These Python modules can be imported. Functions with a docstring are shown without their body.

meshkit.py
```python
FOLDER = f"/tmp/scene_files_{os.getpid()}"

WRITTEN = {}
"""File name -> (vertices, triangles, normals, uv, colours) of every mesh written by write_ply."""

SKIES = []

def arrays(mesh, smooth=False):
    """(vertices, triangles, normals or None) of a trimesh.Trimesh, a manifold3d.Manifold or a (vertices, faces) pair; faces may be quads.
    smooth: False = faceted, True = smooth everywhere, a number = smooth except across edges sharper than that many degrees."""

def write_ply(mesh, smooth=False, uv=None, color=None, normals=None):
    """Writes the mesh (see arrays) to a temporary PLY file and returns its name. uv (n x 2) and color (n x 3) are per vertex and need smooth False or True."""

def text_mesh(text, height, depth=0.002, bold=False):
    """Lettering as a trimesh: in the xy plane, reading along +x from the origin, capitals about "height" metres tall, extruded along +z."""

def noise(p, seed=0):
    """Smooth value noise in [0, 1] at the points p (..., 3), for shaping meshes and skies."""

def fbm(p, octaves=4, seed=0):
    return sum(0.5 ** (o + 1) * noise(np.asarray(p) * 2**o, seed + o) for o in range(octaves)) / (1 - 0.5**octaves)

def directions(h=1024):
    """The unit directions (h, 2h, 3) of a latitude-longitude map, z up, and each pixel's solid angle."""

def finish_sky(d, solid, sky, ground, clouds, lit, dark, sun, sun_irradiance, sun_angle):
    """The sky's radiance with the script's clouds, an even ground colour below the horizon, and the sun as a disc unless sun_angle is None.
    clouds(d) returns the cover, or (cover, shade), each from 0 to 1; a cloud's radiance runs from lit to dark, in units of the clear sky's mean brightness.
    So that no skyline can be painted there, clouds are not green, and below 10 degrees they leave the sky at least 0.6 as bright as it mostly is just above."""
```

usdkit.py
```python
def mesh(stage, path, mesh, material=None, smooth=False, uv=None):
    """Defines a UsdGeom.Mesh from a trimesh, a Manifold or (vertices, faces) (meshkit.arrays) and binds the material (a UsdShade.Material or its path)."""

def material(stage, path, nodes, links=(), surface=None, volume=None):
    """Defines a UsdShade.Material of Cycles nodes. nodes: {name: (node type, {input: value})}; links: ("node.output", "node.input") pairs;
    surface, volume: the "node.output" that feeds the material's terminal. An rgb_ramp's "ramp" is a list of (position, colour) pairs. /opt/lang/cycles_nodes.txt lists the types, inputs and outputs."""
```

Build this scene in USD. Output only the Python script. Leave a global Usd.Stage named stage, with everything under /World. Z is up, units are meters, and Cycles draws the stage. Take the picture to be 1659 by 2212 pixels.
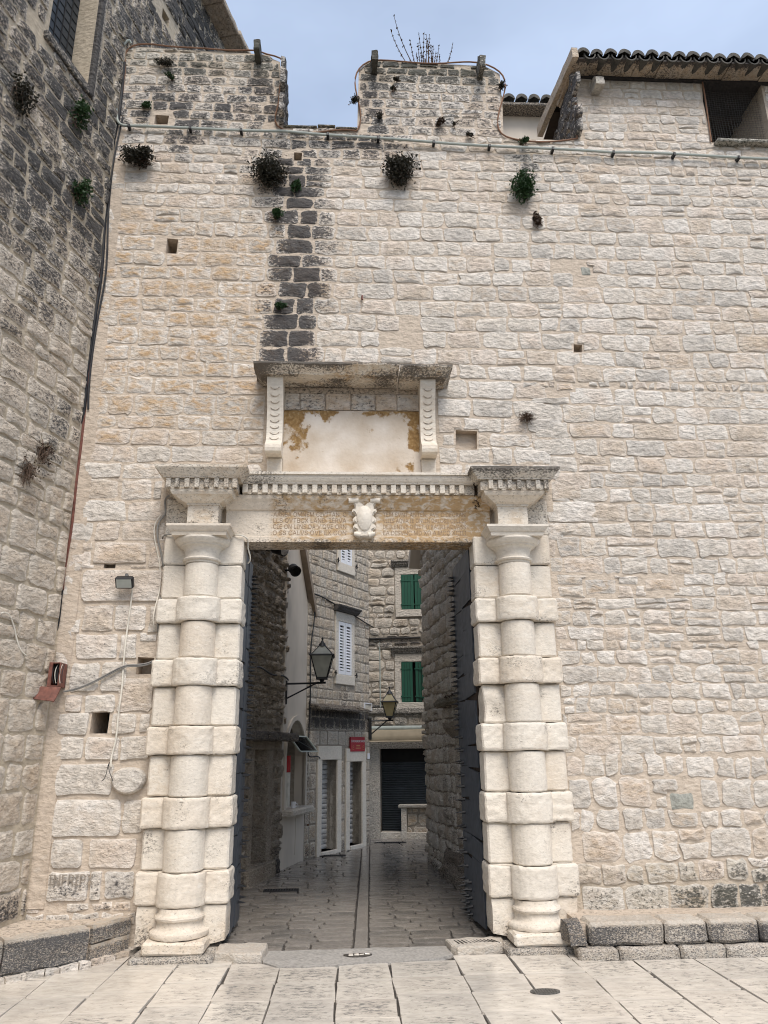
import math, numpy as np, trimesh, shapely, manifold3d as mf
from shapely.geometry import Polygon, box as sbox
import usdkit, meshkit
from pxr import Usd, UsdGeom, UsdLux, UsdShade, Gf, Sdf, Vt

stage = Usd.Stage.CreateInMemory()
UsdGeom.SetStageUpAxis(stage, "Z"); UsdGeom.SetStageMetersPerUnit(stage, 1.0)
world = UsdGeom.Xform.Define(stage, "/World"); stage.SetDefaultPrim(world.GetPrim())
UsdGeom.Scope.Define(stage, "/World/Looks")
R = np.random.default_rng(7)

# ------------------------------------------------------------------ camera, sky, light, exposure
YAW, PITCH, ROLL = math.radians(2.98), math.radians(17.412), math.radians(-0.7045)
EYE = np.array([-0.1294, -7.3956, 1.62]); FPX = 1638.8          # focal length for a picture 1659 wide
def _basis():
    fwd = np.array([math.sin(YAW)*math.cos(PITCH), math.cos(YAW)*math.cos(PITCH), math.sin(PITCH)])
    r = np.array([math.cos(YAW), -math.sin(YAW), 0.0]); u = np.cross(r, fwd)
    return fwd, math.cos(ROLL)*r + math.sin(ROLL)*u, -math.sin(ROLL)*r + math.cos(ROLL)*u
FW, RT, UP = _basis()
EXPOSURE = 1.06
cam = UsdGeom.Camera.Define(stage, "/World/camera")
cam.CreateHorizontalApertureAttr(36.0); cam.CreateVerticalApertureAttr(48.0)
cam.CreateFocalLengthAttr(FPX/1659*36.0); cam.CreateClippingRangeAttr(Gf.Vec2f(0.05, 2000)); cam.CreateExposureAttr(EXPOSURE)
cam.AddTransformOp().Set(Gf.Matrix4d(*RT, 0, *UP, 0, *(-FW), 0, *EYE, 1))

SUN_EL, SUN_AZ = math.radians(55), math.radians(168)             # behind the camera, veiled by cloud
sd = np.array([math.sin(SUN_AZ)*math.cos(SUN_EL), math.cos(SUN_AZ)*math.cos(SUN_EL), math.sin(SUN_EL)])
SKY_STRENGTH, CLOUD = 0.10, (4.7, 5.35, 6.4)
skymat = usdkit.material(stage, "/World/Looks/sky", {
    "sky": ("sky_texture", {"sky_type": "single_scattering", "sun_disc": False, "sun_elevation": SUN_EL, "sun_rotation": SUN_AZ, "altitude": 10.0, "aerosol_density": 2.0}),
    "tc": ("texture_coordinate", {}), "mp": ("mapping", {"scale": (1.0, 1.0, 2.2)}),
    "n": ("noise_texture", {"scale": 2.4, "detail": 5.0, "roughness": 0.5}),
    "rp": ("rgb_ramp", {"ramp": [(0.30, tuple(c*0.66 for c in CLOUD)), (0.50, CLOUD), (0.70, tuple(c*1.30 for c in CLOUD))]}),
    "mix": ("mix_color", {"fac": 0.37, "use_clamp_result": False}), "bg": ("background_shader", {"strength": SKY_STRENGTH})},
    [("tc.generated", "mp.vector"), ("mp.vector", "n.vector"), ("n.fac", "rp.fac"), ("sky.color", "mix.a"), ("rp.color", "mix.b"), ("mix.result", "bg.color")], surface="bg.background")
sky = UsdLux.DomeLight.Define(stage, "/World/sky"); sky.CreateIntensityAttr(1.0)
UsdShade.MaterialBindingAPI.Apply(sky.GetPrim()).Bind(skymat)
sky.GetPrim().SetCustomDataByKey("kind", "structure")
sun = UsdLux.DistantLight.Define(stage, "/World/sun")
sun.CreateIntensityAttr(0.40); sun.CreateAngleAttr(30.0); sun.CreateColorAttr(Gf.Vec3f(1.0, 0.95, 0.89)); sun.CreateNormalizeAttr(True)
_x = np.cross([0, 0, 1.0], sd); _x /= np.linalg.norm(_x)
sun.AddTransformOp().Set(Gf.Matrix4d(*_x, 0, *np.cross(sd, _x), 0, *sd, 0, 0, 0, 30, 1))

# ------------------------------------------------------------------ helpers
def ray(px, py): return FW + RT*(px-829.5)/FPX - UP*(py-1106)/FPX
def on_ground(px, py, z=0.0):
    d = ray(px, py); return EYE + d*(z-EYE[2])/d[2]
class Frame:
    """An upright wall plane: local (u along it, w out of it towards the viewer, z up)."""
    def __init__(s, p0, p1):
        s.o = np.array([p0[0], p0[1], 0.0]); d = np.array([p1[0]-p0[0], p1[1]-p0[1], 0.0]); s.len = np.linalg.norm(d)
        s.u = d/s.len; s.n = np.array([s.u[1], -s.u[0], 0.0])
    def w(s, P):
        P = np.asarray(P, float); return s.o + P[..., :1]*s.u + P[..., 1:2]*s.n + P[..., 2:3]*np.array([0, 0, 1.0])
    def uz(s, px, py, w=0.0):
        d = ray(px, py); o = s.o + w*s.n; t = ((o-EYE) @ s.n)/(d @ s.n); X = EYE + t*d
        return float((X-s.o) @ s.u), float(X[2])
_count, ORG = {}, {}
def path_for(parent, name):
    k = (parent, name); n = _count.get(k, 0); _count[k] = n+1
    return f"{parent}/{name}" if n == 0 else f"{parent}/{name}_{n:03d}"
def tag(p, label=None, cat=None, group=None, kind=None):
    for k, v in (("label", label), ("category", cat), ("group", group), ("kind", kind)):
        if v: p.SetCustomDataByKey(k, v)
    return p
def thing(name, label, cat, base=(0, 0, 0), group=None, kind=None):
    path = path_for("/World", name); x = UsdGeom.Xform.Define(stage, path); x.AddTranslateOp().Set(Gf.Vec3d(*map(float, base)))
    ORG[path] = np.array(base, float); tag(x.GetPrim(), label, cat, group, kind); return path
def M(name): return UsdShade.Material.Get(stage, "/World/Looks/"+name)
def arr(g):
    if isinstance(g, list):
        vs, fs, n = [], [], 0
        for q in g:
            v, f = arr(q); vs.append(v); fs.append(f+n); n += len(v)
        return np.vstack(vs), np.vstack(fs)
    if isinstance(g, tuple):
        v, f = np.asarray(g[0], float), np.asarray(g[1], int)
        if f.shape[1] == 4: f = np.vstack([f[:, [0, 1, 2]], f[:, [0, 2, 3]]])
        return v, f
    v, f, _ = meshkit.arrays(g); return v, f
def put(parent, name, g, mat, smooth=False, attrs=None, kind=None, label=None, uvw=None):
    """Defines one Mesh under parent (a thing, a part, or /World)."""
    v, f = arr(g)
    if uvw is not None:
        v = uvw.w(v); q = v-v.mean(0)
        if np.einsum('ij,ij->i', q[f[:, 0]], np.cross(q[f[:, 1]], q[f[:, 2]])).sum() < 0: f = f[:, ::-1]
    path = path_for(parent, name); o = np.zeros(3); q = parent
    while q and q != "/World":
        if q in ORG: o = ORG[q]; break
        q = q.rsplit("/", 1)[0]
    v = v - o
    if attrs is None and smooth is not False:
        m = usdkit.mesh(stage, path, (v, f), M(mat), smooth=smooth)
    else:
        m = usdkit.mesh(stage, path, (v, f), M(mat), smooth=(True if smooth else False))
        for k, a in (attrs or {}).items():
            UsdGeom.PrimvarsAPI(m).CreatePrimvar(k, Sdf.ValueTypeNames.Color3fArray, "vertex").Set(Vt.Vec3fArray.FromNumpy(np.asarray(a, np.float32)))
    if kind or label: tag(m.GetPrim(), label=label, kind=kind)
    return path
def rough(g, amp, scale, seed=0):
    v, f = arr(g); d = np.stack([meshkit.noise(v*scale+31*k+seed, seed+k) for k in range(3)], 1)-0.5
    return v+d*2*amp, f
def fine(g, size):
    v, f = arr(g); v, f = trimesh.remesh.subdivide_to_size(v, f, size, max_iter=14)
    t = trimesh.Trimesh(v, f, process=True); return np.array(t.vertices), np.array(t.faces)
def bx(x0, x1, y0, y1, z0, z1):
    v = np.array([[x, y, z] for x in (x0, x1) for y in (y0, y1) for z in (z0, z1)], float)
    f = np.array([[0, 1, 3], [0, 3, 2], [4, 6, 7], [4, 7, 5], [0, 4, 5], [0, 5, 1], [2, 3, 7], [2, 7, 6], [0, 2, 6], [0, 6, 4], [1, 5, 7], [1, 7, 3]])
    return v, f
def hull(pts): 
    m = mf.Manifold.hull_points(np.asarray(pts, float)).to_mesh(); return np.array(m.vert_properties[:, :3], float), np.array(m.tri_verts, int)
def rb(x0, x1, y0, y1, z0, z1, r=0.01, jit=0.0):
    """A box with chamfered edges, its corners a little off when jit is given."""
    if x1 < x0: x0, x1 = x1, x0
    if y1 < y0: y0, y1 = y1, y0
    r = min(r, (x1-x0)*.45, (y1-y0)*.45, (z1-z0)*.45); P = []
    for x, sx in ((x0, 1), (x1, -1)):
        for y, sy in ((y0, 1), (y1, -1)):
            for z, sz in ((z0, 1), (z1, -1)):
                j = (R.random(3)-.5)*2*jit
                P += [j+(x+sx*r, y+sy*r, z), j+(x+sx*r, y, z+sz*r), j+(x, y+sy*r, z+sz*r)]
    return hull(P)
def prism(poly, a0, a1, axis):
    """Extrudes a 2-D outline along an axis: axis 0 takes (y, z), axis 1 (x, z), axis 2 (x, y)."""
    v, f = arr(trimesh.creation.extrude_polygon(Polygon(poly) if not isinstance(poly, Polygon) else poly, 1.0, engine="earcut"))
    t = a0+(a1-a0)*v[:, 2]
    w = {0: (t, v[:, 0], v[:, 1]), 1: (v[:, 0], t, v[:, 1]), 2: (v[:, 0], v[:, 1], t)}[axis]
    if axis == 1: f = f[:, ::-1]
    if a1 < a0: f = f[:, ::-1]
    return np.stack(w, 1), f
def lathe(prof, c=(0, 0), n=28, a0=0.0, a1=2*math.pi):
    full = abs(a1-a0-2*math.pi) < 1e-6; m = n if full else n+1
    a = a0+(a1-a0)*np.arange(m)/n; p = np.array(prof, float); k = len(p)
    v = np.stack([c[0]+np.outer(np.cos(a), p[:, 0]), c[1]+np.outer(np.sin(a), p[:, 0]), np.tile(p[:, 1], (m, 1))], -1).reshape(-1, 3); f = []
    for i in range(m if full else m-1):
        for j in range(k-1):
            A, B = i*k+j, ((i+1) % m)*k+j; f += [[A, B, B+1], [A, B+1, A+1]]
    return v, np.array(f)
def loft(rings):
    """Rings of equal length -> closed tube with fan caps."""
    n = len(rings[0]); v = np.vstack(rings+[np.mean(rings[0], 0)[None], np.mean(rings[-1], 0)[None]]); f = []; m = len(rings)
    for i in range(m-1):
        for j in range(n):
            a, b = i*n+j, i*n+(j+1) % n; f += [[a, b, b+n], [a, b+n, a+n]]
    for j in range(n): f += [[m*n, (j+1) % n, j], [m*n+1, (m-1)*n+j, (m-1)*n+(j+1) % n]]
    return v, np.array(f)
def rects(rows, yb):
    """Stacked rectangles (x0, x1, y_front, z), all ending at y = yb: mouldings that return round their ends."""
    return loft([np.array([[a, yb, z], [a, y, z], [b, y, z], [b, yb, z]]) for a, b, y, z in rows])
def tube(pts, r, n=6):
    P = np.asarray(pts, float); T = np.gradient(P, axis=0); T /= np.maximum(np.linalg.norm(T, axis=1, keepdims=True), 1e-9)
    ref = np.array([0.0, 0, 1]) if abs(T[:, 2]).mean() < .8 else np.array([0.0, 1, 0]); rings = []; rr = np.broadcast_to(r, len(P))
    for p, t, q in zip(P, T, rr):
        a = np.cross(t, ref); a /= max(np.linalg.norm(a), 1e-9); b = np.cross(t, a)
        k = np.arange(n)*2*math.pi/n; rings.append(p+q*(np.outer(np.cos(k), a)+np.outer(np.sin(k), b)))
    return loft([x[::-1] for x in rings])
def curve(pts, n=24):
    from scipy.interpolate import CubicSpline
    P = np.asarray(pts, float); t = np.concatenate([[0], np.cumsum(np.linalg.norm(np.diff(P, axis=0), axis=1))])
    return CubicSpline(t, P)(np.linspace(0, t[-1], n)) if len(P) > 2 else P[0]+(P[1]-P[0])*np.linspace(0, 1, n)[:, None]

# ------------------------------------------------------------------ materials
def mat(name, nodes, links, surface="p.BSDF"): return usdkit.material(stage, "/World/Looks/"+name, nodes, links, surface=surface)
def stone_mat(name, c0, c1, c2, pale, ochre=(.47, .325, .19), soot=(.030, .030, .034), nscale=1.0, bump=.55, rough_=.85, spec=.25, edge=.55, var=1.0, chip=.8, ramp=None, low=.8, stretch=(1.0, 1.0, 1.7)):
    """Weathered stone. The mesh's stn = (tone, nearness to the face's middle, soot), stm = (ochre stain, lichen, 0)."""
    N = {"A": ("attribute", {"attribute": "stn"}), "sa": ("separate_color", {"color_type": "rgb"}), "B": ("attribute", {"attribute": "stm"}), "sb": ("separate_color", {"color_type": "rgb"}),
         "g": ("geometry", {}),
         "n1": ("noise_texture", {"scale": 2.2*nscale, "detail": 3.0}), "n2": ("noise_texture", {"scale": 17*nscale, "detail": 7.0, "roughness": .62}), "n3": ("noise_texture", {"scale": 75*nscale, "detail": 4.0, "roughness": .7}),
         "mp": ("mapping", {"scale": stretch}), "ns": ("noise_texture", {"scale": 30*nscale, "detail": 6.0, "roughness": .78}), "vo": ("voronoi_texture", {"scale": 10*nscale, "detail": 1.0}), "vm": ("vector_math", {"math_type": "multiply_add", "vector2": (.10, .10, .10)}), "n4": ("noise_texture", {"scale": 9*nscale, "detail": 5.0, "roughness": .55, "distortion": .6}),
         "tone": ("rgb_ramp", {"ramp": ramp or [(0, c0), (.5, c1), (1, c2)]}),
         "tv": ("math", {"math_type": "multiply_add", "value2": .9, "value3": -.42}), "ta": ("math", {"math_type": "add", "use_clamp": True}),
         "v1": ("map_range", {"from_min": .28, "from_max": .72, "to_min": 1-.24*var, "to_max": 1+.16*var, "clamp": True}), "m1": ("vector_math", {"math_type": "scale"}),
         "e0": ("math", {"math_type": "subtract", "value1": 1.0}), "e1": ("math", {"math_type": "multiply"}), "e2": ("math", {"math_type": "multiply", "value2": edge*1.9, "use_clamp": True}), "me": ("mix_color", {"b": pale}),
         "w0": ("map_range", {"from_min": .60, "from_max": .70, "to_min": 0.0, "to_max": .6, "clamp": True}), "mw": ("mix_color", {"b": pale}),
         "o0": ("map_range", {"range_type": "smoothstep", "from_min": .30, "from_max": .74, "clamp": True}), "o1": ("math", {"math_type": "multiply"}), "o2": ("math", {"math_type": "multiply", "use_clamp": True}), "mo": ("mix_color", {"b": ochre}),
         "d0": ("math", {"math_type": "multiply_add", "value2": 2.0, "value3": -3.20}), "d1": ("math", {"math_type": "multiply_add", "value2": .5}), "d2": ("math", {"math_type": "multiply_add", "value2": 4.2}),
         "d3": ("map_range", {"range_type": "smoothstep", "from_min": -.25, "from_max": .42, "to_max": .90, "clamp": True}), "md": ("mix_color", {"b": soot}),
         "l1": ("math", {"math_type": "multiply", "use_clamp": True}), "ml": ("mix_color", {"b": (.10, .11, .045)}),
         "h1": ("math", {"math_type": "multiply_add", "value2": .28}), "h2": ("math", {"math_type": "multiply_add", "value2": low}), "h3": ("math", {"math_type": "multiply_add", "value2": chip}),
         "b": ("bump", {"strength": bump, "distance": .035}), "p": ("principled_bsdf", {"roughness": rough_, "specular_ior_level": spec})}
    L = [("A.color", "sa.color"), ("B.color", "sb.color"), ("g.position", "n1.vector"), ("g.position", "mp.vector"), ("mp.vector", "n2.vector"), ("g.position", "n3.vector"), ("mp.vector", "n4.vector"), ("mp.vector", "ns.vector"), ("n2.color", "vm.vector1"), ("mp.vector", "vm.vector3"), ("vm.vector", "vo.vector"),
         ("n1.fac", "tv.value1"), ("tv.value", "ta.value1"), ("sa.r", "ta.value2"), ("ta.value", "tone.fac"),
         ("n2.fac", "v1.value"), ("tone.color", "m1.vector1"), ("v1.result", "m1.scale"),
         ("sa.g", "e0.value2"), ("e0.value", "e1.value1"), ("n2.fac", "e1.value2"), ("e1.value", "e2.value1"), ("e2.value", "me.fac"), ("m1.vector", "me.a"),
         ("n4.fac", "w0.value"), ("w0.result", "mw.fac"), ("me.result", "mw.a"),
         ("n4.fac", "o0.value"), ("o0.result", "o1.value1"), ("sb.r", "o1.value2"), ("o1.value", "o2.value1"), ("sa.g", "o2.value2"), ("o2.value", "mo.fac"), ("mw.result", "mo.a"),
         ("sa.b", "d0.value1"), ("sa.g", "d1.value1"), ("d0.value", "d1.value3"), ("d1.value", "d2.value3"), ("ns.fac", "d2.value1"), ("d2.value", "d3.value"), ("d3.result", "md.fac"), ("mo.result", "md.a"),
         ("n4.fac", "l1.value1"), ("sb.g", "l1.value2"), ("l1.value", "ml.fac"), ("md.result", "ml.a"),
         ("ml.result", "p.base_color"),
         ("n3.fac", "h1.value1"), ("n2.fac", "h1.value3"), ("n4.fac", "h2.value1"), ("h1.value", "h2.value3"), ("vo.distance", "h3.value1"), ("h2.value", "h3.value3"), ("h3.value", "b.height"), ("b.normal", "p.normal")]
    return mat(name, N, L)
stone_mat("wall_stone", (.44, .395, .345), (.58, .515, .435), (.50, .405, .32), (.68, .635, .57), bump=.75, var=1.5, edge=.45, chip=.35, low=.45, ramp=[(0, (.465, .43, .385)), (.22, (.53, .485, .425)), (.45, (.58, .525, .455)), (.65, (.64, .595, .535)), (.84, (.58, .495, .415)), (1, (.51, .43, .345))])
stone_mat("wall_mortar", (.46, .385, .305), (.50, .42, .335), (.45, .37, .29), (.55, .48, .40), edge=0.0, bump=.4, soot=(.06, .055, .05), var=.8)
stone_mat("church_stone", (.45, .40, .335), (.53, .465, .385), (.45, .375, .295), (.60, .55, .475), soot=(.030, .032, .036), bump=.8, var=1.3)
stone_mat("church_mortar", (.42, .355, .265), (.46, .39, .30), (.42, .35, .26), (.50, .43, .34), edge=0.0, bump=.35, soot=(.06, .055, .05))
stone_mat("portal_stone", (.60, .545, .465), (.65, .595, .51), (.60, .525, .43), (.69, .645, .57), ochre=(.42, .285, .15), soot=(.06, .052, .045), nscale=1.5, bump=.22, rough_=.7, edge=.2, var=.6, chip=.15)
stone_mat("rubble_stone", (.36, .295, .225), (.43, .36, .28), (.30, .24, .18), (.52, .46, .38), nscale=1.6, bump=1.0, var=1.3)
stone_mat("rubble_mortar", (.33, .27, .205), (.37, .305, .235), (.29, .235, .175), (.42, .36, .28), bump=.9, edge=0.0)
stone_mat("house_stone", (.49, .435, .36), (.59, .53, .45), (.53, .44, .34), (.62, .57, .49), nscale=1.6, bump=.6, var=1.2)
stone_mat("house_mortar", (.30, .26, .21), (.33, .285, .23), (.28, .24, .19), (.36, .31, .26), edge=0.0, bump=.3)
stone_mat("paving_stone", (.52, .465, .395), (.60, .545, .465), (.47, .43, .375), (.63, .575, .50), ochre=(.36, .30, .22), nscale=.8, bump=.09, rough_=.15, spec=.55, edge=.25, soot=(.17, .162, .15), chip=.1, var=1.0, stretch=(.6, 1.15, 1.0))
stone_mat("side_stone", (.56, .505, .43), (.66, .60, .515), (.58, .49, .39), (.70, .65, .57), nscale=1.6, bump=.8, var=1.4, chip=.5)
stone_mat("sett_stone", (.17, .15, .127), (.25, .222, .19), (.13, .118, .103), (.30, .27, .235), nscale=1.6, bump=.12, rough_=.09, spec=.65, edge=.3, chip=.3)
stone_mat("kerb_stone", (.46, .42, .36), (.52, .475, .41), (.43, .385, .325), (.57, .52, .455), nscale=2.4, bump=.6, soot=(.045, .047, .052), chip=.4)
def plain(name, col, r=.6, metal=0.0, var=.25, scale=12, bump=.1, spec=.4, dist=.01, stretch=(1, 1, 1), col2=None):
    c2 = col2 or tuple(c*(1-var) for c in col); c3 = tuple(min(1, c*(1+var*.6)) for c in col)
    return mat(name, {"g": ("geometry", {}), "mp": ("mapping", {"scale": stretch}), "n": ("noise_texture", {"scale": scale, "detail": 6.0, "roughness": .6}), "rp": ("rgb_ramp", {"ramp": [(.3, c2), (.55, col), (.75, c3)]}),
        "b": ("bump", {"strength": bump, "distance": dist}), "p": ("principled_bsdf", {"roughness": r, "metallic": metal, "specular_ior_level": spec})},
        [("g.position", "mp.vector"), ("mp.vector", "n.vector"), ("n.fac", "rp.fac"), ("rp.color", "p.base_color"), ("n.fac", "b.height"), ("b.normal", "p.normal")])
plain("plaster", (.54, .475, .395), .9, var=.16, scale=2.5, bump=.25, stretch=(1, 1, .5))
plain("conduit", (.31, .335, .30), .5, var=.12)
plain("brown_render", (.27, .21, .155), .9, var=.3, scale=6)
plain("shop_shutter", (.52, .52, .51), .5, var=.35, scale=5, stretch=(1, 1, 3), col2=(.22, .22, .22))
plain("rust_wire", (.20, .105, .06), .8, var=.3)
plain("black_cable", (.018, .018, .02), .5)
plain("grey_cable", (.22, .21, .19), .6)
plain("white_cable", (.62, .58, .50), .6)
plain("rust_metal", (.15, .055, .038), .65, var=.45, scale=25, bump=.3)
plain("black_iron", (.012, .012, .013), .5, var=.3)
plain("door_plate", (.055, .064, .078), .42, metal=.35, var=.4, scale=18, bump=.35, spec=.5)
plain("dark_void", (.012, .011, .010), .95)
plain("green_paint", (.012, .075, .045), .5, var=.18, scale=6, stretch=(6, 6, 1))
plain("white_paint", (.72, .73, .76), .5, var=.06)
plain("steel_shutter", (.36, .36, .36), .45, metal=.3, var=.35, scale=5, stretch=(1, 1, 3))
plain("dark_shutter", (.05, .058, .066), .38, metal=.4, var=.25, scale=4)
plain("roof_tile", (.085, .078, .066), .9, var=.6, scale=14, bump=.5, col2=(.035, .035, .032))
plain("awning_cloth", (.40, .33, .23), .85, var=.15, scale=5)
plain("red_sign", (.33, .022, .035), .45, var=.1)
plain("red_cloth", (.40, .03, .03), .8)
plain("sign_white", (.7, .7, .7), .5)
plain("sign_gold", (.45, .22, .10), .5)
plain("dark_wood", (.045, .032, .024), .8, var=.4, scale=20, stretch=(1, 1, .2), bump=.3)
plain("lead_ground", (.16, .15, .135), .6, var=.3)
plain("joint_dirt", (.06, .052, .043), .55, var=.3, scale=30)
plain("grey_stone", (.30, .30, .26), .85, var=.4, scale=22, bump=.6, dist=.03)
plain("granite", (.37, .345, .31), .4, var=.4, scale=40, bump=.3)
plain("iron_lid", (.13, .125, .115), .45, metal=.5, var=.5, scale=60, bump=.6)
plain("letter", (.27, .19, .125), .9, var=.4, scale=40)
plain("carved_letter", (.25, .215, .175), .9, var=.3, scale=40)
plain("twig", (.095, .06, .04), .9, var=.4, scale=30)
plain("net", (.10, .10, .095), .8)
def leaf_mat(name, a, b, c):
    mat(name, {"g": ("geometry", {}), "rp": ("rgb_ramp", {"ramp": [(0, a), (.55, b), (1, c)]}), "p": ("principled_bsdf", {"roughness": .6, "specular_ior_level": .3}), "t": ("translucent_bsdf", {}), "m": ("mix_closure", {"fac": .2})},
        [("g.random_per_island", "rp.fac"), ("rp.color", "p.base_color"), ("rp.color", "t.color"), ("p.BSDF", "m.closure1"), ("t.BSDF", "m.closure2")], surface="m.closure")
leaf_mat("leaf_dark", (.022, .020, .012), (.035, .040, .016), (.07, .05, .028))
leaf_mat("leaf_green", (.018, .045, .012), (.035, .085, .022), (.07, .12, .04))
leaf_mat("leaf_brown", (.05, .03, .018), (.09, .055, .03), (.12, .085, .05))
mat("lamp_glass", {"g": ("geometry", {}), "n": ("noise_texture", {"scale": 9.0}), "rp": ("rgb_ramp", {"ramp": [(.3, (.42, .43, .38)), (.7, (.55, .56, .50))]}), "t": ("translucent_bsdf", {}), "d": ("principled_bsdf", {"roughness": .25}), "m": ("mix_closure", {"fac": .45})},
    [("g.position", "n.vector"), ("n.fac", "rp.fac"), ("rp.color", "t.color"), ("rp.color", "d.base_color"), ("d.BSDF", "m.closure1"), ("t.BSDF", "m.closure2")], surface="m.closure")
mat("amber_glass", {"g": ("geometry", {}), "n": ("noise_texture", {"scale": 9.0}), "rp": ("rgb_ramp", {"ramp": [(.3, (.40, .34, .19)), (.7, (.48, .42, .25))]}), "t": ("translucent_bsdf", {}), "d": ("principled_bsdf", {"roughness": .25}), "m": ("mix_closure", {"fac": .45})},
    [("g.position", "n.vector"), ("n.fac", "rp.fac"), ("rp.color", "t.color"), ("rp.color", "d.base_color"), ("d.BSDF", "m.closure1"), ("t.BSDF", "m.closure2")], surface="m.closure")
mat("pane", {"f": ("fresnel", {"IOR": 1.5}), "t": ("transparent_bsdf", {"color": (.75, .78, .78)}), "g": ("glossy_bsdf", {"roughness": .04}), "m": ("mix_closure", {})},
    [("f.fac", "m.fac"), ("t.BSDF", "m.closure1"), ("g.BSDF", "m.closure2")], surface="m.closure")
# old plaster of the panel: pale coat flaked off over an ochre ground along its top and sides
mat("panel_plaster", {"g": ("geometry", {}), "A": ("attribute", {"attribute": "stn"}), "sa": ("separate_color", {}), "n": ("noise_texture", {"scale": 4.2, "detail": 7.0, "roughness": .6}), "n2": ("noise_texture", {"scale": 2.3, "detail": 5.0}), "n3": ("noise_texture", {"scale": 34.0, "detail": 5.0}),
    "rp": ("rgb_ramp", {"ramp": [(.3, (.42, .33, .24)), (.48, (.53, .455, .37)), (.68, (.66, .60, .53))]}), "k": ("math", {"math_type": "multiply_add", "value2": 2.2, "value3": -.6}), "s": ("math", {"math_type": "add"}), "mr": ("map_range", {"from_min": .80, "from_max": .92, "clamp": True}),
    "oc": ("rgb_ramp", {"ramp": [(.35, (.20, .115, .045)), (.6, (.30, .19, .08)), (.75, (.38, .30, .2))]}), "mx": ("mix_color", {}), "b": ("bump", {"strength": .35, "distance": .012}), "h": ("math", {"math_type": "multiply_add", "value2": -1.5}), "p": ("principled_bsdf", {"roughness": .85, "specular_ior_level": .2})},
    [("g.position", "n.vector"), ("g.position", "n2.vector"), ("g.position", "n3.vector"), ("A.color", "sa.color"), ("n2.fac", "rp.fac"), ("n.fac", "k.value1"), ("k.value", "s.value1"), ("sa.b", "s.value2"), ("s.value", "mr.value"), ("n3.fac", "oc.fac"), ("mr.result", "mx.fac"), ("rp.color", "mx.a"), ("oc.color", "mx.b"), ("mx.result", "p.base_color"),
     ("mr.result", "h.value1"), ("n3.fac", "h.value3"), ("h.value", "b.height"), ("b.normal", "p.normal")])

# ------------------------------------------------------------------ masonry
def lay(u0, u1, z0, z1, hr, wr, rng, split=.07, wave=.02):
    """Courses of stones as corner lists (u, z) between the joints; hr(z) gives the range of a course's height."""
    out, z = [], z0
    ph = rng.uniform(0, 50)
    def off(u, k): return wave*2*(nz(u+ph, k*7.3, .9)-.5)
    k = 0
    while z < z1:
        h = rng.uniform(*hr(z)); u = u0-rng.uniform(0, .3)
        if z+h > z1-.05: h = z1-z
        while u < u1:
            w = h*rng.uniform(*wr); b = [(u, z+off(u, k)), (u+w, z+off(u+w, k)), (u+w, z+h+off(u+w, k+1)), (u, z+h+off(u, k+1))]
            if rng.random() < split and h > .13:
                m = rng.uniform(.4, .6); c, d = tuple(np.array(b[0])*(1-m)+np.array(b[3])*m), tuple(np.array(b[1])*(1-m)+np.array(b[2])*m)
                out += [[b[0], b[1], d, c], [c, d, b[2], b[3]]]
            else: out.append(b)
            u += w
        z += h; k += 1
    return out
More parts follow.
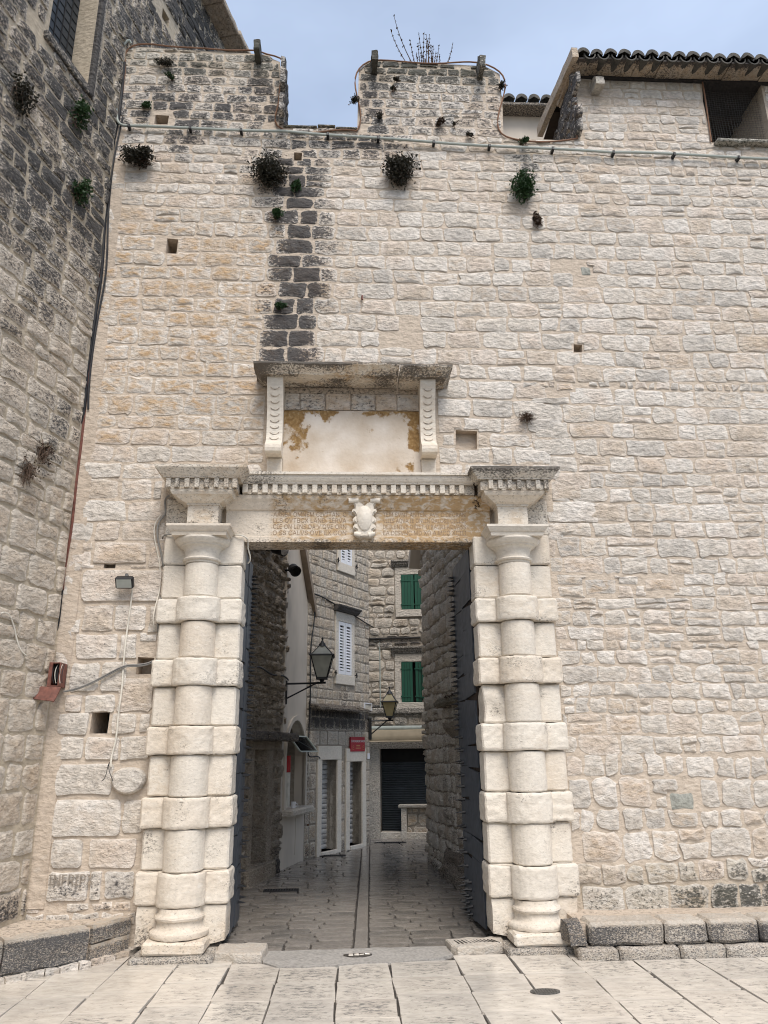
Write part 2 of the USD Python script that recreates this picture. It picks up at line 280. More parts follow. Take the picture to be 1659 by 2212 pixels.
def outline(q, gap, rng, jit, rnd=.2):
    """A stone's face inside its cell: rounded and uneven corners, sides bowed a little."""
    q = np.array(q, float); c = q.mean(0); P = []
    for i in range(4):
        a, p, n = q[i-1], q[i], q[(i+1) % 4]
        e1, e2 = a-p, n-p; l1, l2 = np.linalg.norm(e1), np.linalg.norm(e2)
        ins = p+(e1/l1+e2/l2)*gap+(rng.random(2)-.5)*jit
        k = rng.uniform(.4, 1.2)*rnd*min(l1, l2)
        P += [ins+e1/l1*min(k, .45*l1), ins+e2/l2*min(k, .45*l2)]
        m = 2 if l2 > .26 else 1 if l2 > .13 else 0
        for h in range(m): P.append(p+e1/l1*gap+e2*((h+1)/(m+1))+(rng.random(2)-.5)*jit*.9)
    return np.array(P)
def stone(P, lev, bulge, rng, dark, ochre, lichen=0.0, tone=None, back=-.02, ins=1.0):
    """A rough faced stone: local (u, w, z) vertices, triangles, attributes."""
    n = len(P); c = P.mean(0); d = P-c; s = max(np.sqrt(abs(Polygon(P).area)), .05); r = np.linalg.norm(d, axis=1, keepdims=True)
    r2 = c+d*(1-np.minimum((.006+.008*s)*ins, .3*r)/np.maximum(r, 1e-6)*rng.uniform(.4, 1.9, (n, 1))); r3 = c+d*rng.uniform(.55, .74, (n, 1)); cc = c+(rng.random(2)-.5)*.25*s
    w2 = lev+rng.uniform(-.35, .25, n)*bulge; w3 = lev+bulge*rng.uniform(.15, 1.0, n)
    V = np.vstack([np.c_[P[:, 0], np.full(n, back), P[:, 1]], np.c_[r2[:, 0], w2, r2[:, 1]], np.c_[r2[:, 0], w2, r2[:, 1]], np.c_[r3[:, 0], w3, r3[:, 1]], [[cc[0], lev+bulge*rng.uniform(.3, 1), cc[1]]]])
    j = np.arange(n); k = (j+1) % n; F = []
    for b in (0, 2*n): F += [np.c_[b+j, b+k, b+n+k], np.c_[b+j, b+n+k, b+n+j]]
    F.append(np.c_[3*n+j, 3*n+k, np.full(n, 4*n)])
    t = rng.random() if tone is None else tone
    mid = np.r_[np.zeros(n), np.full(2*n, .15), np.full(n, .85), 1.0]
    A = np.c_[np.full(len(V), t), mid, np.full(len(V), dark)]; B = np.c_[np.full(len(V), ochre), np.full(len(V), lichen), np.zeros(len(V))]
    return V, np.vstack(F), A, B
def mason(cells, region, rng, lev=(.004, .014), bulge=.02, gap=.008, jit=.018, rnd=.2, dark=None, ochre=None, lichen=None, tone=None, least=.004):
    out = []
    for q in cells:
        P = outline(q, gap, rng, jit, rnd); pg = Polygon(P)
        if not pg.is_valid: pg = pg.buffer(0)
        if region is not None and not region.contains(pg):
            pg = pg.intersection(region)
            if pg.is_empty: continue
            if hasattr(pg, "geoms"): pg = max(pg.geoms, key=lambda x: x.area)
            if pg.geom_type != "Polygon": continue
            pg = pg.buffer(-gap*.7)
            if hasattr(pg, "geoms"): pg = max(pg.geoms, key=lambda x: x.area) if len(pg.geoms) else Polygon()
            pg = pg.simplify(.006)
            if pg.is_empty or pg.area < least: continue
            if pg.area < .88*pg.convex_hull.area: continue
            P = np.array(pg.exterior.coords)[:-1]
            if Polygon(P).exterior.is_ccw is False: P = P[::-1]
        elif pg.area < least: continue
        c = P.mean(0); f = lambda g: float(np.clip(g(c[0], c[1]), 0, 1.2)) if g else 0.0
        V, F, A, B = stone(P, rng.uniform(*lev), bulge*rng.uniform(.5, 1.2), rng, f(dark), f(ochre), f(lichen), tone(c[0], c[1]) if tone else None)
        if dark and A[0, 2] > .15: A[:, 2] = [.4*A[0, 2]+.6*min(dark(u, z), 1.2) for u, _, z in V]      # soot runs on from stone to stone
        out.append((V, F, A, B, Polygon(P).area))
    return out
def build_stones(parent, fr, sts, mat_, name="stone", limit=300, rest="small_stones"):
    def size(s):
        c = fr.w(s[0].mean(0)[None])[0]; d = c-EYE; return s[4]*abs(d @ fr.n)/np.linalg.norm(d)**3 if d @ FW > .3 and abs((d @ RT)/(d @ FW)) < .54 and -.72 < (d @ UP)/(d @ FW) < .72 else 0
    o = sorted(range(len(sts)), key=lambda i: -size(sts[i])); big = sorted(o[:limit]); small = sorted(o[limit:])
    for i in big: put(parent, name, (sts[i][0], sts[i][1]), mat_, smooth=True, attrs={"stn": sts[i][2], "stm": sts[i][3]}, uvw=fr)
    if small: put(parent, rest, [(sts[i][0], sts[i][1]) for i in small], mat_, smooth=True, attrs={"stn": np.vstack([sts[i][2] for i in small]), "stm": np.vstack([sts[i][3] for i in small])}, uvw=fr, kind="stuff")
_NT = np.random.default_rng(99).random((8, 64, 64)).tolist()
def nz(u, z, s, k=0):
    """Smooth noise in [0, 1] of a point on a wall."""
    u = u*s+17.3*k; z = z*s+5.1*k; i = math.floor(u); j = math.floor(z); a = u-i; b = z-j; a = a*a*(3-2*a); b = b*b*(3-2*b); T = _NT[k & 7]
    p, q = T[i & 63], T[(i+1) & 63]; c, d = j & 63, (j+1) & 63
    return (p[c]*(1-b)+p[d]*b)*(1-a)+(q[c]*(1-b)+q[d]*b)*a
def const(v, n, m): return np.tile(np.array(v, float), (n, 1))
def putc(parent, name, g, mat_, tone=None, dark=0.0, ochre=0.0, lichen=0.0, mid=.8, smooth=False, uvw=None, kind=None, label=None, fn=None, size=None):
    """A dressed stone part: even attributes, or those of fn(x, y, z) -> (dark, ochre) at each vertex of a finer mesh."""
    v, f = fine(g, size) if size else arr(g)
    if smooth and smooth is not True:
        v, f, _ = meshkit.arrays((v, f), smooth)
    n = len(v); t = R.random() if tone is None else tone
    A = np.tile([t, mid, dark], (n, 1)); B = np.tile([ochre, lichen, 0.0], (n, 1))
    if fn:
        X = uvw.w(v) if uvw is not None else v
        for i, p in enumerate(X): A[i, 2], B[i, 0] = fn(*p)
    return put(parent, name, (v, f), mat_, smooth=bool(smooth), attrs={"stn": A, "stm": B}, uvw=uvw, kind=kind, label=label)

# ------------------------------------------------------------------ the gate wall
GW = Frame((0, 0), (1, 0))
def ss(x, a, b): t = min(max((x-a)/(b-a), 0.0), 1.0); return t*t*(3-2*t)
def wall_soot(x, z):
    d = .05
    d = max(d, .50*(1-ss(x, -1.1, -.4))*ss(z, 8.15, 8.9)*(.25+1.4*nz(x, z, 3.2)))            # left merlon
    d = max(d, (.52+.55*nz(x, z, 5.0, 5))*math.exp(-((x+.70-.05*math.sin(z*2))/.34)**2)*ss(z, 5.0, 5.5)*(1-ss(z, 8.3, 9.0)))   # streak under the gap between the merlons
    d = max(d, .7*nz(x, z, 2.5, 6)*math.exp(-((x+1.05)/.42)**2)*ss(z, 6.4, 7.8)*(1-ss(z, 8.3, 9.0)))
    d = max(d, .62*math.exp(-((x-.2)/.35)**2)*ss(z, 7.6, 8.3)*nz(x, z, 3, 2))
    d = max(d, .45*ss(z, 8.0, 8.6)*(1-ss(x, .2, 1.2))*nz(x, z, 3, 1)*1.4)
    if 0 < x < 1.9 and z > 8.7: d = max(d, .34+.36*ss(z, 9.4, 9.85))
    d = max(d, .5*math.exp(-((x-2.05)/.25)**2-((z-8.35)/.32)**2))
    d = max(d, (.16+.30*ss(x, 2.6, 3.4))*(1-ss(z, .35, .75))+.08*(1-ss(z, .6, 1.4)))
    return d
def wall_ochre(x, z):
    a = (1-ss(x, -1.15, -.7))*ss(z, 4.5, 5.2)*(1-ss(z, 7.0, 7.6)); a = max(a, .5*(1-ss(x, -.9, .4))*ss(z, 4.6, 5.6)*(1-ss(z, 7.2, 8.2)))
    return .10+1.6*a*(.45+.9*nz(x, z, 3.1, 4))+(.35 if nz(x, z, 4.0, 9) > .74 else 0)+.25*(1-ss(z, 1.5, 4.0))*nz(x, z, 2.5, 6)
def wall_lichen(x, z): return .35*ss(z, 9.3, 9.8)+(.3 if z < .55 and x > 1.8 else 0)+.25*math.exp(-((x-2.05)/.3)**2-((z-8.6)/.3)**2)
SIL = [(-3.3, -.3), (-3.3, 10.01), (-1.12, 9.93), (-1.06, 9.86), (-.975, 9.82), (-.93, 9.3), (-.90, 8.81), (-.55, 8.80), (-.40, 8.83), (-.012, 8.80), (-.002, 9.3), (.008, 9.72), (.15, 9.90), (1.60, 9.86), (1.785, 9.74), (1.79, 9.2), (1.774, 8.76), (2.0, 8.735), (2.45, 8.73), (2.70, 8.755), (2.715, 9.2), (2.736, 9.735), (7.5, 9.66), (7.5, -.3)]
WIN = [(4.40, 9.80), (4.36, 9.4), (4.385, 8.76), (5.16, 8.72), (5.16, 9.80)]
ARCH = [(-1.33, -.4), (-1.33, 3.62)]+[(1.33*math.cos(a), 3.62+.42*math.sin(a)) for a in np.linspace(math.pi, 0, 15)[1:-1]]+[(1.33, 3.62), (1.33, -.4)]
HOLES = [(-2.111, 7.09, .13, .20, .5), (-2.40, 1.90, .17, .21, .5), (-2.36, 8.87, .17, .14, .3), (.038+1.95, 8.66, .05, .05, .1), (-.72, 8.38, .10, .12, .25), (2.44, 5.86, .10, .10, .12), (1.14, 4.75, .24, .22, .10), (-2.75+.30, 3.41, .12, .11, .12), (-2.03, 2.41, .16, .16, .22)]
gate = thing("gate_wall", "tall pale limestone city wall with merlons, pierced by the gateway", "wall")
def slab2d(pts, y0, y1):
    c = mf.CrossSection([np.array(pts, float)], mf.FillRule.NonZero).extrude(1.0).to_mesh()
    v = np.array(c.vert_properties[:, :3]); f = np.array(c.tri_verts)
    w = np.stack([v[:, 0], y0+(y1-y0)*v[:, 2], v[:, 1]], 1)
    return mf.Manifold(mf.Mesh(w.astype(np.float32), np.ascontiguousarray(f[:, ::-1]).astype(np.uint32)))
core = slab2d(SIL, 0, .75)-slab2d(WIN, -.5, 1.5)-slab2d(ARCH, -.5, 1.5)
for x, z, w, h, dp in HOLES: core = core-slab2d([(x-w/2, z-h/2), (x+w/2*.9, z-h/2), (x+w/2, z+h/2*.9), (x-w/2*.9, z+h/2)], -.5, dp)
cv, cf = fine(core, .28)
n = len(cv); A = np.zeros((n, 3)); B = np.zeros((n, 3))
for i, (x, y, z) in enumerate(cv):
    A[i] = (.5, .7, +.30*wall_soot(x, z)+(.25 if z > 9.5 and y > .05 else 0)); B[i] = (.1*wall_ochre(x, z), wall_lichen(x, z)*.8, 0)
put(gate, "mortar_core", (cv, cf), "wall_mortar", attrs={"stn": A, "stm": B})
for x, z, w, h, dp in HOLES[:5]: put(gate, "hole_back", bx(x-w*.42, x+w*.42, dp-.02, dp-.01, z-h*.42, z+h*.42), "dark_void")
region = Polygon(SIL).buffer(-.012).difference(Polygon(WIN).buffer(.02))
portal_area = shapely.union_all([sbox(-1.93, -1, 1.93, 3.98), sbox(-2.0, 3.95, 2.0, 4.30), sbox(-.99, 4.2, .84, 5.44), sbox(-1.02, 5.34, .95, 5.46)])
ODD = [(-2.21, 2.86, .27, .235), (3.00, 1.13, .25, .16), (2.62, 6.86, .125, .125), (3.05, 3.18, .33, .13), (2.43, 3.16, .33, .16), (2.25, 5.38, .2, .09), (.55, 6.02, .1, .1)]
region = region.difference(portal_area)
for x, z, w, h in ODD: region = region.difference(sbox(x-w/2-.012, z-h/2-.012, x+w/2+.012, z+h/2+.012))
for x, z, w, h, dp in HOLES: region = region.difference(sbox(x-w/2-.006, z-h/2-.006, x+w/2+.006, z+h/2+.006))
rg = np.random.default_rng(11)
left_big = [  # the big dressed blocks low on the left, as corner boxes (x0, x1, z0, z1)
    (-2.70, -1.93, 3.02, 3.34), (-2.62, -2.10, 3.40, 3.62), (-2.08, -1.93, 3.36, 3.62), (-2.66, -2.36, 2.73, 2.99), (-2.36, -2.05, 2.74, 2.99), (-2.03, -1.93, 2.72, 2.98), (-2.70, -2.30, 2.47, 2.71), (-2.28, -2.12, 2.47, 2.71),
    (-2.72, -2.44, 2.17, 2.44), (-2.43, -2.19, 2.17, 2.45), (-2.74, -2.57, 1.99, 2.15), (-2.55, -2.27, 1.98, 2.15), (-2.26, -1.93, 1.98, 2.30), (-2.78, -2.50, 1.78, 1.98), (-2.29, -2.06, 1.79, 1.98), (-2.04, -1.94, 1.80, 1.97),
    (-2.78, -2.52, 1.57, 1.77), (-2.51, -2.20, 1.56, 1.77), (-2.19, -1.93, 1.56, 1.77), (-2.74, -2.23, 1.26, 1.54), (-2.73, -2.13, .92, 1.23), (-2.12, -1.94, .93, 1.22), (-2.71, -2.44, .66, .905), (-2.39, -1.97, .655, .905), (-2.72, -2.36, .40, .64), (-2.35, -2.25, .40, .64), (-2.23, -1.96, .41, .635)]
bigarea = shapely.union_all([sbox(a-.012, c-.012, b+.012, d+.012) for a, b, c, d in left_big]+[sbox(-2.25, 1.22, -1.93, 1.56)])
def hr(z): return (.135, .185) if z > 8.0 else (.17, .215) if z > 4.4 else (.15, .235) if z > 1.6 else (.19, .27)
def wr(z): return 1
sts = []
for (u0, u1, z0, z1, h, w, s, o) in [(-2.95, 7.4, 7.62, 10.1, lambda z: (.105, .15) if z > 8.1 else (.15, .2), (1.2, 2.6), .06, {}), (-2.95, 7.4, 5.44, 7.62, lambda z: (.175, .225), (1.0, 2.2), .06, {}), (-2.95, 2.0, 3.62, 5.44, lambda z: (.17, .23), (1.1, 2.6), .05, {}),
                                  (1.9, 7.4, 3.3, 5.44, lambda z: (.15, .21), (1.0, 2.6), .10, {}), (1.9, 7.4, 2.62, 3.3, lambda z: (.11, .19), (.9, 2.8), .22, dict(jit=.026, rnd=.13)), (1.9, 7.4, 1.55, 2.62, lambda z: (.12, .2), (.8, 2.2), .2, dict(jit=.030, rnd=.14)),
                                  (1.85, 7.4, .18, 1.55, lambda z: (.17, .27), (.7, 1.6), .12, dict(jit=.034, rnd=.15, gap=.008, lev=(.004, .016), bulge=.02)), (-2.95, -1.9, 2.4, 3.62, lambda z: (.18, .24), (1.2, 2.0), .1, {}), (-2.95, -1.9, .2, .41, lambda z: (.09, .13), (1.4, 2.4), 0, {})]:
    kw = dict(lev=(.002, .011), bulge=.014, gap=.006, jit=.028, rnd=.13); kw.update(o)
    sts += mason(lay(u0, u1, z0, z1, h, w, rg, s, .03 if o else .02), region.difference(bigarea), rg, dark=wall_soot, ochre=wall_ochre, lichen=wall_lichen, **kw)
def sp(x, z): return .0
sts += mason([[(a, c), (b, c), (b, d), (a, d)] for a, b, c, d in left_big], None, rg, lev=(.012, .02), bulge=.018, gap=.002, jit=.014, rnd=.10, dark=lambda x, z: .10+.22*(1-ss(z, .4, .8)), ochre=lambda x, z: .35*nz(x, z, 3, 6)+(.3 if z > 3.3 else 0))
for a, b, c, d, t, o in [(-2.335, -2.065, 2.735, 2.985, 0, .0)]: pass
build_stones(gate, GW, sts, "wall_stone")
# the odd ones: round drum end under the cable, carved stone, grey and brown infill stones, faces of the merlons that turn the corner
a = np.linspace(0, 2*math.pi, 19)[:-1]; rim = np.array([(.155*math.cos(t), .135*math.sin(t) if math.sin(t) < 0 else .10*math.sin(t)) for t in a])
putc(gate, "drum_stone", loft([np.c_[-2.085+rim[:, 0]*k, np.full(18, y), 1.40+rim[:, 1]*k] for k, y in ((1, .0), (1, -.05), (.86, -.085), (.4, -.09))]), "wall_stone", tone=.4, smooth=40, dark=.12)
grey = [(3.47, .93, .24, .15), (2.62, 6.86, .12, .12), (2.66, 5.9, .22, .12), (-2.20, 2.86, .22, .2)]
for i, (x, z, w, h) in enumerate(ODD[:6]):
    q = stone(outline([(x-w/2, z-h/2), (x+w/2, z-h/2), (x+w/2, z+h/2), (x-w/2, z+h/2)], .004, rg, .012, .1), .002, .012, rg, .05, .9, 0, back=-.02)
    put(gate, "grey_stone" if i < 3 else "ochre_stone", (q[0], q[1]), "grey_stone" if i < 3 else "wall_stone", smooth=True, attrs={"stn": q[2], "stm": q[3]}, uvw=GW)
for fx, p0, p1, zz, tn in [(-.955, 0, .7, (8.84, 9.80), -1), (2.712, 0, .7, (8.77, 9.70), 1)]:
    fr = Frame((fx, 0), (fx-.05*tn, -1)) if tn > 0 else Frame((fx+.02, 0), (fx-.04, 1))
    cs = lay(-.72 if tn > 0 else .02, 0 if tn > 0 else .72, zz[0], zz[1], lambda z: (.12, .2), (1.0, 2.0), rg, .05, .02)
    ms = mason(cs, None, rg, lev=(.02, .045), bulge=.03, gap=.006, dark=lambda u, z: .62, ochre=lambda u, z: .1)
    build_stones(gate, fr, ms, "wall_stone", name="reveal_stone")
# cut letters on the lowest big block
t = meshkit.text_mesh("INFRIPX", .085, .004); v, f = arr(t); v = np.stack([v[:, 0]*.80, -.0385-v[:, 2], v[:, 1]], 1); v[:, 0] += -2.70; v[:, 2] += .535
put(gate, "cut_letters", (v, f), "carved_letter")
# plaster fillet in the corner with the church
putc(gate, "corner_plaster", rough(fine(prism([(-3.05, -.02), (-2.72, -.012), (-2.70, .02), (-3.05, .02)], .35, 8.7, 2), .35), .012, 5), "wall_mortar", tone=.8, mid=.6)
# coping flags in the gap and the slab under the window
for x0, x1, z in [(-.90, -.50, 8.80), (-.49, -.28, 8.815), (-.27, -.01, 8.79)]:
    putc(gate, "coping_slab", rough(fine(rb(x0, x1, -.03, .74, z, z+.028, .008), .12), .008, 9), "wall_stone", dark=.5, lichen=.4, ochre=.5)
for x0, x1 in [(4.40, 4.78), (4.79, 5.6)]:
    putc(gate, "window_slab", rough(fine(rb(x0, x1, -.10, .5, 8.70, 8.745, .012), .1), .012, 9), "wall_stone", dark=.35, lichen=.5)

# stone spouts along the wall top
def spout(x, z, lab, w=.07, L=.26, drop=.0, dark=.95, h=.20):
    t = thing("stone_spout", lab, "water spout", (x, 0, z), group="stub stones along the wall top")
    v, f = rough(fine(prism([(.1, z-h*.4), (-L, z-h*.62), (-L-.01, z+h*.02), (-L*.6, z+h*.42), (.1, z+h*.5)], x-w/2, x+w/2, 0), .05), .010, 18)
    putc(t, "block", (v, f), "wall_stone", dark=dark, smooth=40, lichen=.3)
spout(-1.235, 9.86, "black stub stone at the right end of the left merlon")
spout(.20, 9.75, "black stub stone at the left end of the middle merlon")
spout(1.52, 9.73, "grey stub stone at the right end of the middle merlon", dark=.55, h=.24)
spout(2.98, 9.52, "pale stub stone under the tiled eave", w=.11, dark=.15, L=.20, h=.16)

# ------------------------------------------------------------------ the portal
por = thing("gate_portal", "pale stone gateway with banded half columns, dentil cornices and inscribed lintel", "portal", (0, 0, 0))
ps = np.random.default_rng(5)
BT = [3.026, 2.452, 1.848, 1.244, .642]; BH = [.235, .25, .25, .26, .268]
def shaft_r(z): return .176-(.176-.156)*(z-.37)/3.0
def pstain(x, y, z): return (.06+.30*max(0, nz(x, z, 7, 3)-.6)*2+.25*(1-ss(z, .0, .35)), .35*max(0, nz(x, z, 3.3, 5)-.45)*2+.25*(1-ss(z, .1, .5)))
for sx in (-1, 1):
    X = 1.53*sx; AY = -.13
    gaps = [(3.36, 3.026)]+[(BT[i]-BH[i], BT[i+1] if i < 4 else .372) for i in range(4)]
    for i, (zt, zb) in enumerate(gaps):
        zt -= .003; zb += .003; dy, dx = ps.uniform(-.006, .006), ps.uniform(-.005, .005)
        prof = [(0, zb), (shaft_r(zb)-.012, zb), (shaft_r(zb), zb+.012), (shaft_r((zt+zb)/2)+.002, (zt+zb)/2), (shaft_r(zt), zt-.012), (shaft_r(zt)-.012, zt), (0, zt)]
        putc(por, "column_drum", rough(fine(lathe(prof, (X+dx, AY+dy), 32), .07), .003, 9, i), "portal_stone", smooth=35, fn=lambda x, y, z: (.08, .3*max(0, nz(x, z, 4, 7)-.5)*2))
        for so in (-1, 1):                                       # jamb blocks between the bands
            xi, xo = (1.145, 1.41) if so*sx < 0 else (1.65, 1.905)
            xi, xo = xi*sx+ps.uniform(-.006, .006), xo*sx+ps.uniform(-.006, .006); x0, x1 = min(xi, xo), max(xi, xo)
            g = rough(fine(rb(x0, x1, -.105+ps.uniform(-.008, .008), .17, zb, zt, .016), .05), .004, 16, i*9+so)
            if sx > 0 and so < 0 and i == 2:                      # the broken block
                v, f = g; d = np.stack([meshkit.noise(v*11+k*7, 5+k) for k in range(3)], 1)-.5; v = v+d*.05*np.array([1, 1, .2]); v[:, 0] += .02; g = (v, f)
            putc(por, "jamb_block", g, "portal_stone", smooth=30, fn=pstain)
    for i, (zt, h) in enumerate(zip(BT, BH)):                     # rusticated bands: block, bulge over the column, block
        zb = zt-h+.003; zt -= .003; P = [(1.128, .175), (1.128, -.115)]
        P = [(1.128, .175), (1.128, -.13), (1.142, -.145), (1.335, -.145)]
        rr = .205; aa = np.linspace(math.radians(176), math.radians(364), 13); P += [(1.53+rr*math.cos(q), -.155+.165*math.sin(q) if math.sin(q) < 0 else -.155) for q in aa]
        P += [(1.725, -.145), (1.918, -.145), (1.934, -.13), (1.934, .02), (1.6, .175)]
        P = np.array(P); P[:, 0] *= sx; P = P if sx > 0 else P[::-1]
        c = np.array([1.53*sx, 0]); rings = []
        for q, z in ((.018, zb), (.004, zb+.010), (0, zb+.026), (0, (zb+zt)/2), (0, zt-.026), (.004, zt-.010), (.018, zt)):
            Q = P.copy(); Q[:, 1] = np.where(Q[:, 1] < 0, Q[:, 1]+q, Q[:, 1]); Q[:, 0] = np.where(abs(Q[:, 0]-c[0]) > .35, Q[:, 0]-np.sign(Q[:, 0]-c[0])*q, Q[:, 0]); rings.append(np.c_[Q, np.full(len(Q), z)])
        g = loft(rings); v, f = arr(g); f = f if trimesh.Trimesh(v, f, process=False).volume > 0 else f[:, ::-1]
        putc(por, "band_block", rough(fine((v, f), .05), .006, 22, i), "portal_stone", smooth=50, fn=pstain)
    # bottom: two leaning jamb blocks, the base, its plinth and a rough footing slab
    for so in (-1, 1):
        q = [(1.15, .10), (1.36, .05), (1.41, .368), (1.15, .368)] if so < 0 else [(1.72, .19 if sx > 0 else .08), (1.90, .19 if sx > 0 else .06), (1.905, .368), (1.66, .368)]
        q = [(x*sx, z) for x, z in q]; q = q if sx > 0 else q[::-1]
        putc(por, "jamb_block", rough(fine(hull([(x+dx, y, z+dz) for x, z in q for y, dx, dz in ((-.12, 0, 0), (.17, 0, 0), (-.105, .004, .004))]), .05), .006, 14, so), "portal_stone", smooth=30, fn=pstain)
    bp = [(0, .37), (.178, .37), (.182, .335), (.195, .318), (.205, .315), (.212, .30), (.205, .283), (.192, .278), (.186, .25), (.195, .22), (.215, .205), (.228, .20), (.245, .19), (.250, .170), (.242, .150), (.20, .142), (0, .142)]
    putc(por, "column_base", rough(fine(lathe(bp, (X, AY-.01), 36)[0:2], .06), .005, 13), "portal_stone", smooth=40, fn=lambda x, y, z: (.12, .3*nz(x, z, 8, 2)))
    putc(por, "plinth", rough(fine(rb(X-.255, X+.255, AY-.265, .1, .045, .146, .02), .06), .009, 9), "portal_stone", smooth=30, fn=lambda x, y, z: (.15, .35))
    putc(por, "footing_slab", rough(fine(rb(X-.33, X+.34, AY-.31, .1, -.05, .042, .02), .07), .014, 8), "kerb_stone", smooth=30, dark=.35, ochre=.3)
    # capital
    cp = [(0, 3.355), (.158, 3.355), (.160, 3.375), (.178, 3.380), (.186, 3.392), (.178, 3.404), (.164, 3.409), (.163, 3.45), (.172, 3.485), (.186, 3.505), (.216, 3.518), (.220, 3.53), (.252, 3.548), (.268, 3.575), (.266, 3.592), (0, 3.592)]
    putc(por, "capital", lathe(cp, (X, AY), 40), "portal_stone", smooth=35, fn=lambda x, y, z: (.05, .25*max(0, nz(x, z, 5, 4)-.5)*2))
    e = .30
    putc(por, "abacus", fine(rects([(X-.255, X+.255, AY-.24, 3.592), (X-.262, X+.262, AY-.247, 3.628), (X-.27, X+.27, AY-.255, 3.630), (X-.28, X+.28, AY-.27, 3.645), (X-.295, X+.295, AY-.288, 3.668), (X-.302, X+.302, AY-.292, 3.672), (X-.302, X+.302, AY-.292, 3.694)], .05), .2), "portal_stone", fn=lambda x, y, z: (.04, .12))
    for so in (-1, 1):                                            # block behind the capital, and the rough one above it
        xi, xo = (1.14, 1.40) if so*sx < 0 else (1.62, 1.91); x0, x1 = min(xi*sx, xo*sx), max(xi*sx, xo*sx)
        putc(por, "jamb_block", rough(fine(rb(x0, x1, -.115, .17, 3.366, 3.655 if so*sx < 0 else 3.67, .014), .05), .005, 16, so), "portal_stone", smooth=30, fn=pstain)
    putc(por, "jamb_block", rough(fine(rb(1.62*sx, 1.93*sx, -.06, .1, 3.675, 4.06, .014), .05), .007, 12), "portal_stone", smooth=30, fn=lambda x, y, z: (.28, .3))
    # the entablature block over the column
    st = (lambda x, y, z: (.20+.25*nz(x, z, 6, 1)+.28*ss(z, 4.19, 4.26), .5*nz(x, z, 4, 2))) if sx > 0 else (lambda x, y, z: (.14+.2*nz(x, z, 6, 1), .8*nz(x, z, 4, 2)))
    putc(por, "dado", fine(rects([(X-.15, X+.15, -.235, 3.694), (X-.15, X+.15, -.235, 3.93), (X-.16, X+.16, -.245, 3.932), (X-.162, X+.162, -.247, 3.95)], .05), .06), "portal_stone",
         fn=lambda x, y, z: (.15 if sx > 0 else .2+.5*max(0, nz(x, z, 8, 3)-.5)*(1-ss(z, 3.7, 3.9))*2, 1.0*nz(x, z, 6, 8) if abs(x-X) < .11 else .25))
    putc(por, "bed_moulding", fine(rects([(X-.165, X+.165, -.25, 3.951), (X-.20, X+.20, -.275, 3.965), (X-.245, X+.245, -.315, 3.995), (X-.265, X+.265, -.335, 4.008), (X-.285, X+.285, -.345, 4.012), (X-.30, X+.30, -.362, 4.035), (X-.305, X+.305, -.368, 4.055)], .02), .08), "portal_stone",
         fn=lambda x, y, z: (.16, .75*nz(x, z, 5, 2) if sx < 0 else .1))
    putc(por, "dentil_course", rects([(X-.335, X+.335, -.372, 4.056), (X-.335, X+.335, -.372, 4.156)], .02), "portal_stone", fn=lambda x, y, z: (.3, .6))
    nd = 8
    for k in range(nd):
        xd = X-.330+.66*k/(nd-1)-(.0 if k else -.0); w = .046
        if sx > 0 and k == 0: continue
        putc(por, "dentil", rb(xd-w/2 if 0 < k < nd-1 else (xd-.012 if k == 0 else xd-.036), xd+w/2 if 0 < k < nd-1 else (xd+.036 if k == 0 else xd+.012), -.402, -.370, 4.064, 4.158, .004, .001), "portal_stone", dark=.2+.25*ps.random(), ochre=.3)
    for k in range(3):                                            # dentils round the outer side
        yd = -.30+.10*k; x0 = X+sx*.333
        putc(por, "dentil", rb(min(x0, x0+sx*.030), max(x0, x0+sx*.030), yd-.023, yd+.023, 4.064, 4.158, .004), "portal_stone", dark=.3, ochre=.4)
    putc(por, "cornice", fine(rects([(X-.368, X+.368, -.408, 4.160), (X-.372, X+.372, -.412, 4.172), (X-.385, X+.385, -.43, 4.185), (X-.42, X+.42, -.468, 4.225), (X-.44, X+.44, -.485, 4.243), (X-.442, X+.442, -.487, 4.268)], .03), .07), "portal_stone", fn=st)
# lintel with its mouldings, inscription and soffit
LF = -.085
lst = lambda x, y, z: (.12+.7*max(0, nz(x, z, 5, 3)-.55)*(.4+.6*(x < .2))+.22*(1-ss(z, 3.60, 3.66)), 2.3*max(0, .40+nz(x, z, 2.2, 2)*.9-(.75 if x < -.85 else 0)))
putc(por, "lintel", fine(rects([(-1.33, 1.33, LF, 3.600), (-1.33, 1.33, LF, 3.655), (-1.33, 1.33, LF+.012, 3.660), (-1.33, 1.33, LF+.012, 3.930), (-1.33, 1.33, LF-.004, 3.935), (-1.33, 1.33, LF-.02, 3.955), (-1.33, 1.33, LF-.055, 4.005), (-1.33, 1.33, LF-.062, 4.012), (-1.33, 1.33, LF-.08, 4.03), (-1.33, 1.33, LF-.09, 4.055), (-1.33, 1.33, LF-.09, 4.065)], .22), .10), "portal_stone", fn=lst)
for xa, xb in ((-1.33, 1.33),):
    putc(por, "dentil_course", bx(-1.165, 1.165, -.185, .02, 4.067, 4.162), "portal_stone", dark=.3, ochre=.6)
k = 0; xd = -1.135
while xd < 1.10:
    if not (.98 < xd < 1.02): putc(por, "dentil", rb(xd-.026, xd+.026, -.218, -.183, 4.074, 4.164, .003, .0012), "portal_stone", dark=.10+.12*ps.random(), ochre=.1)
    xd += .0985
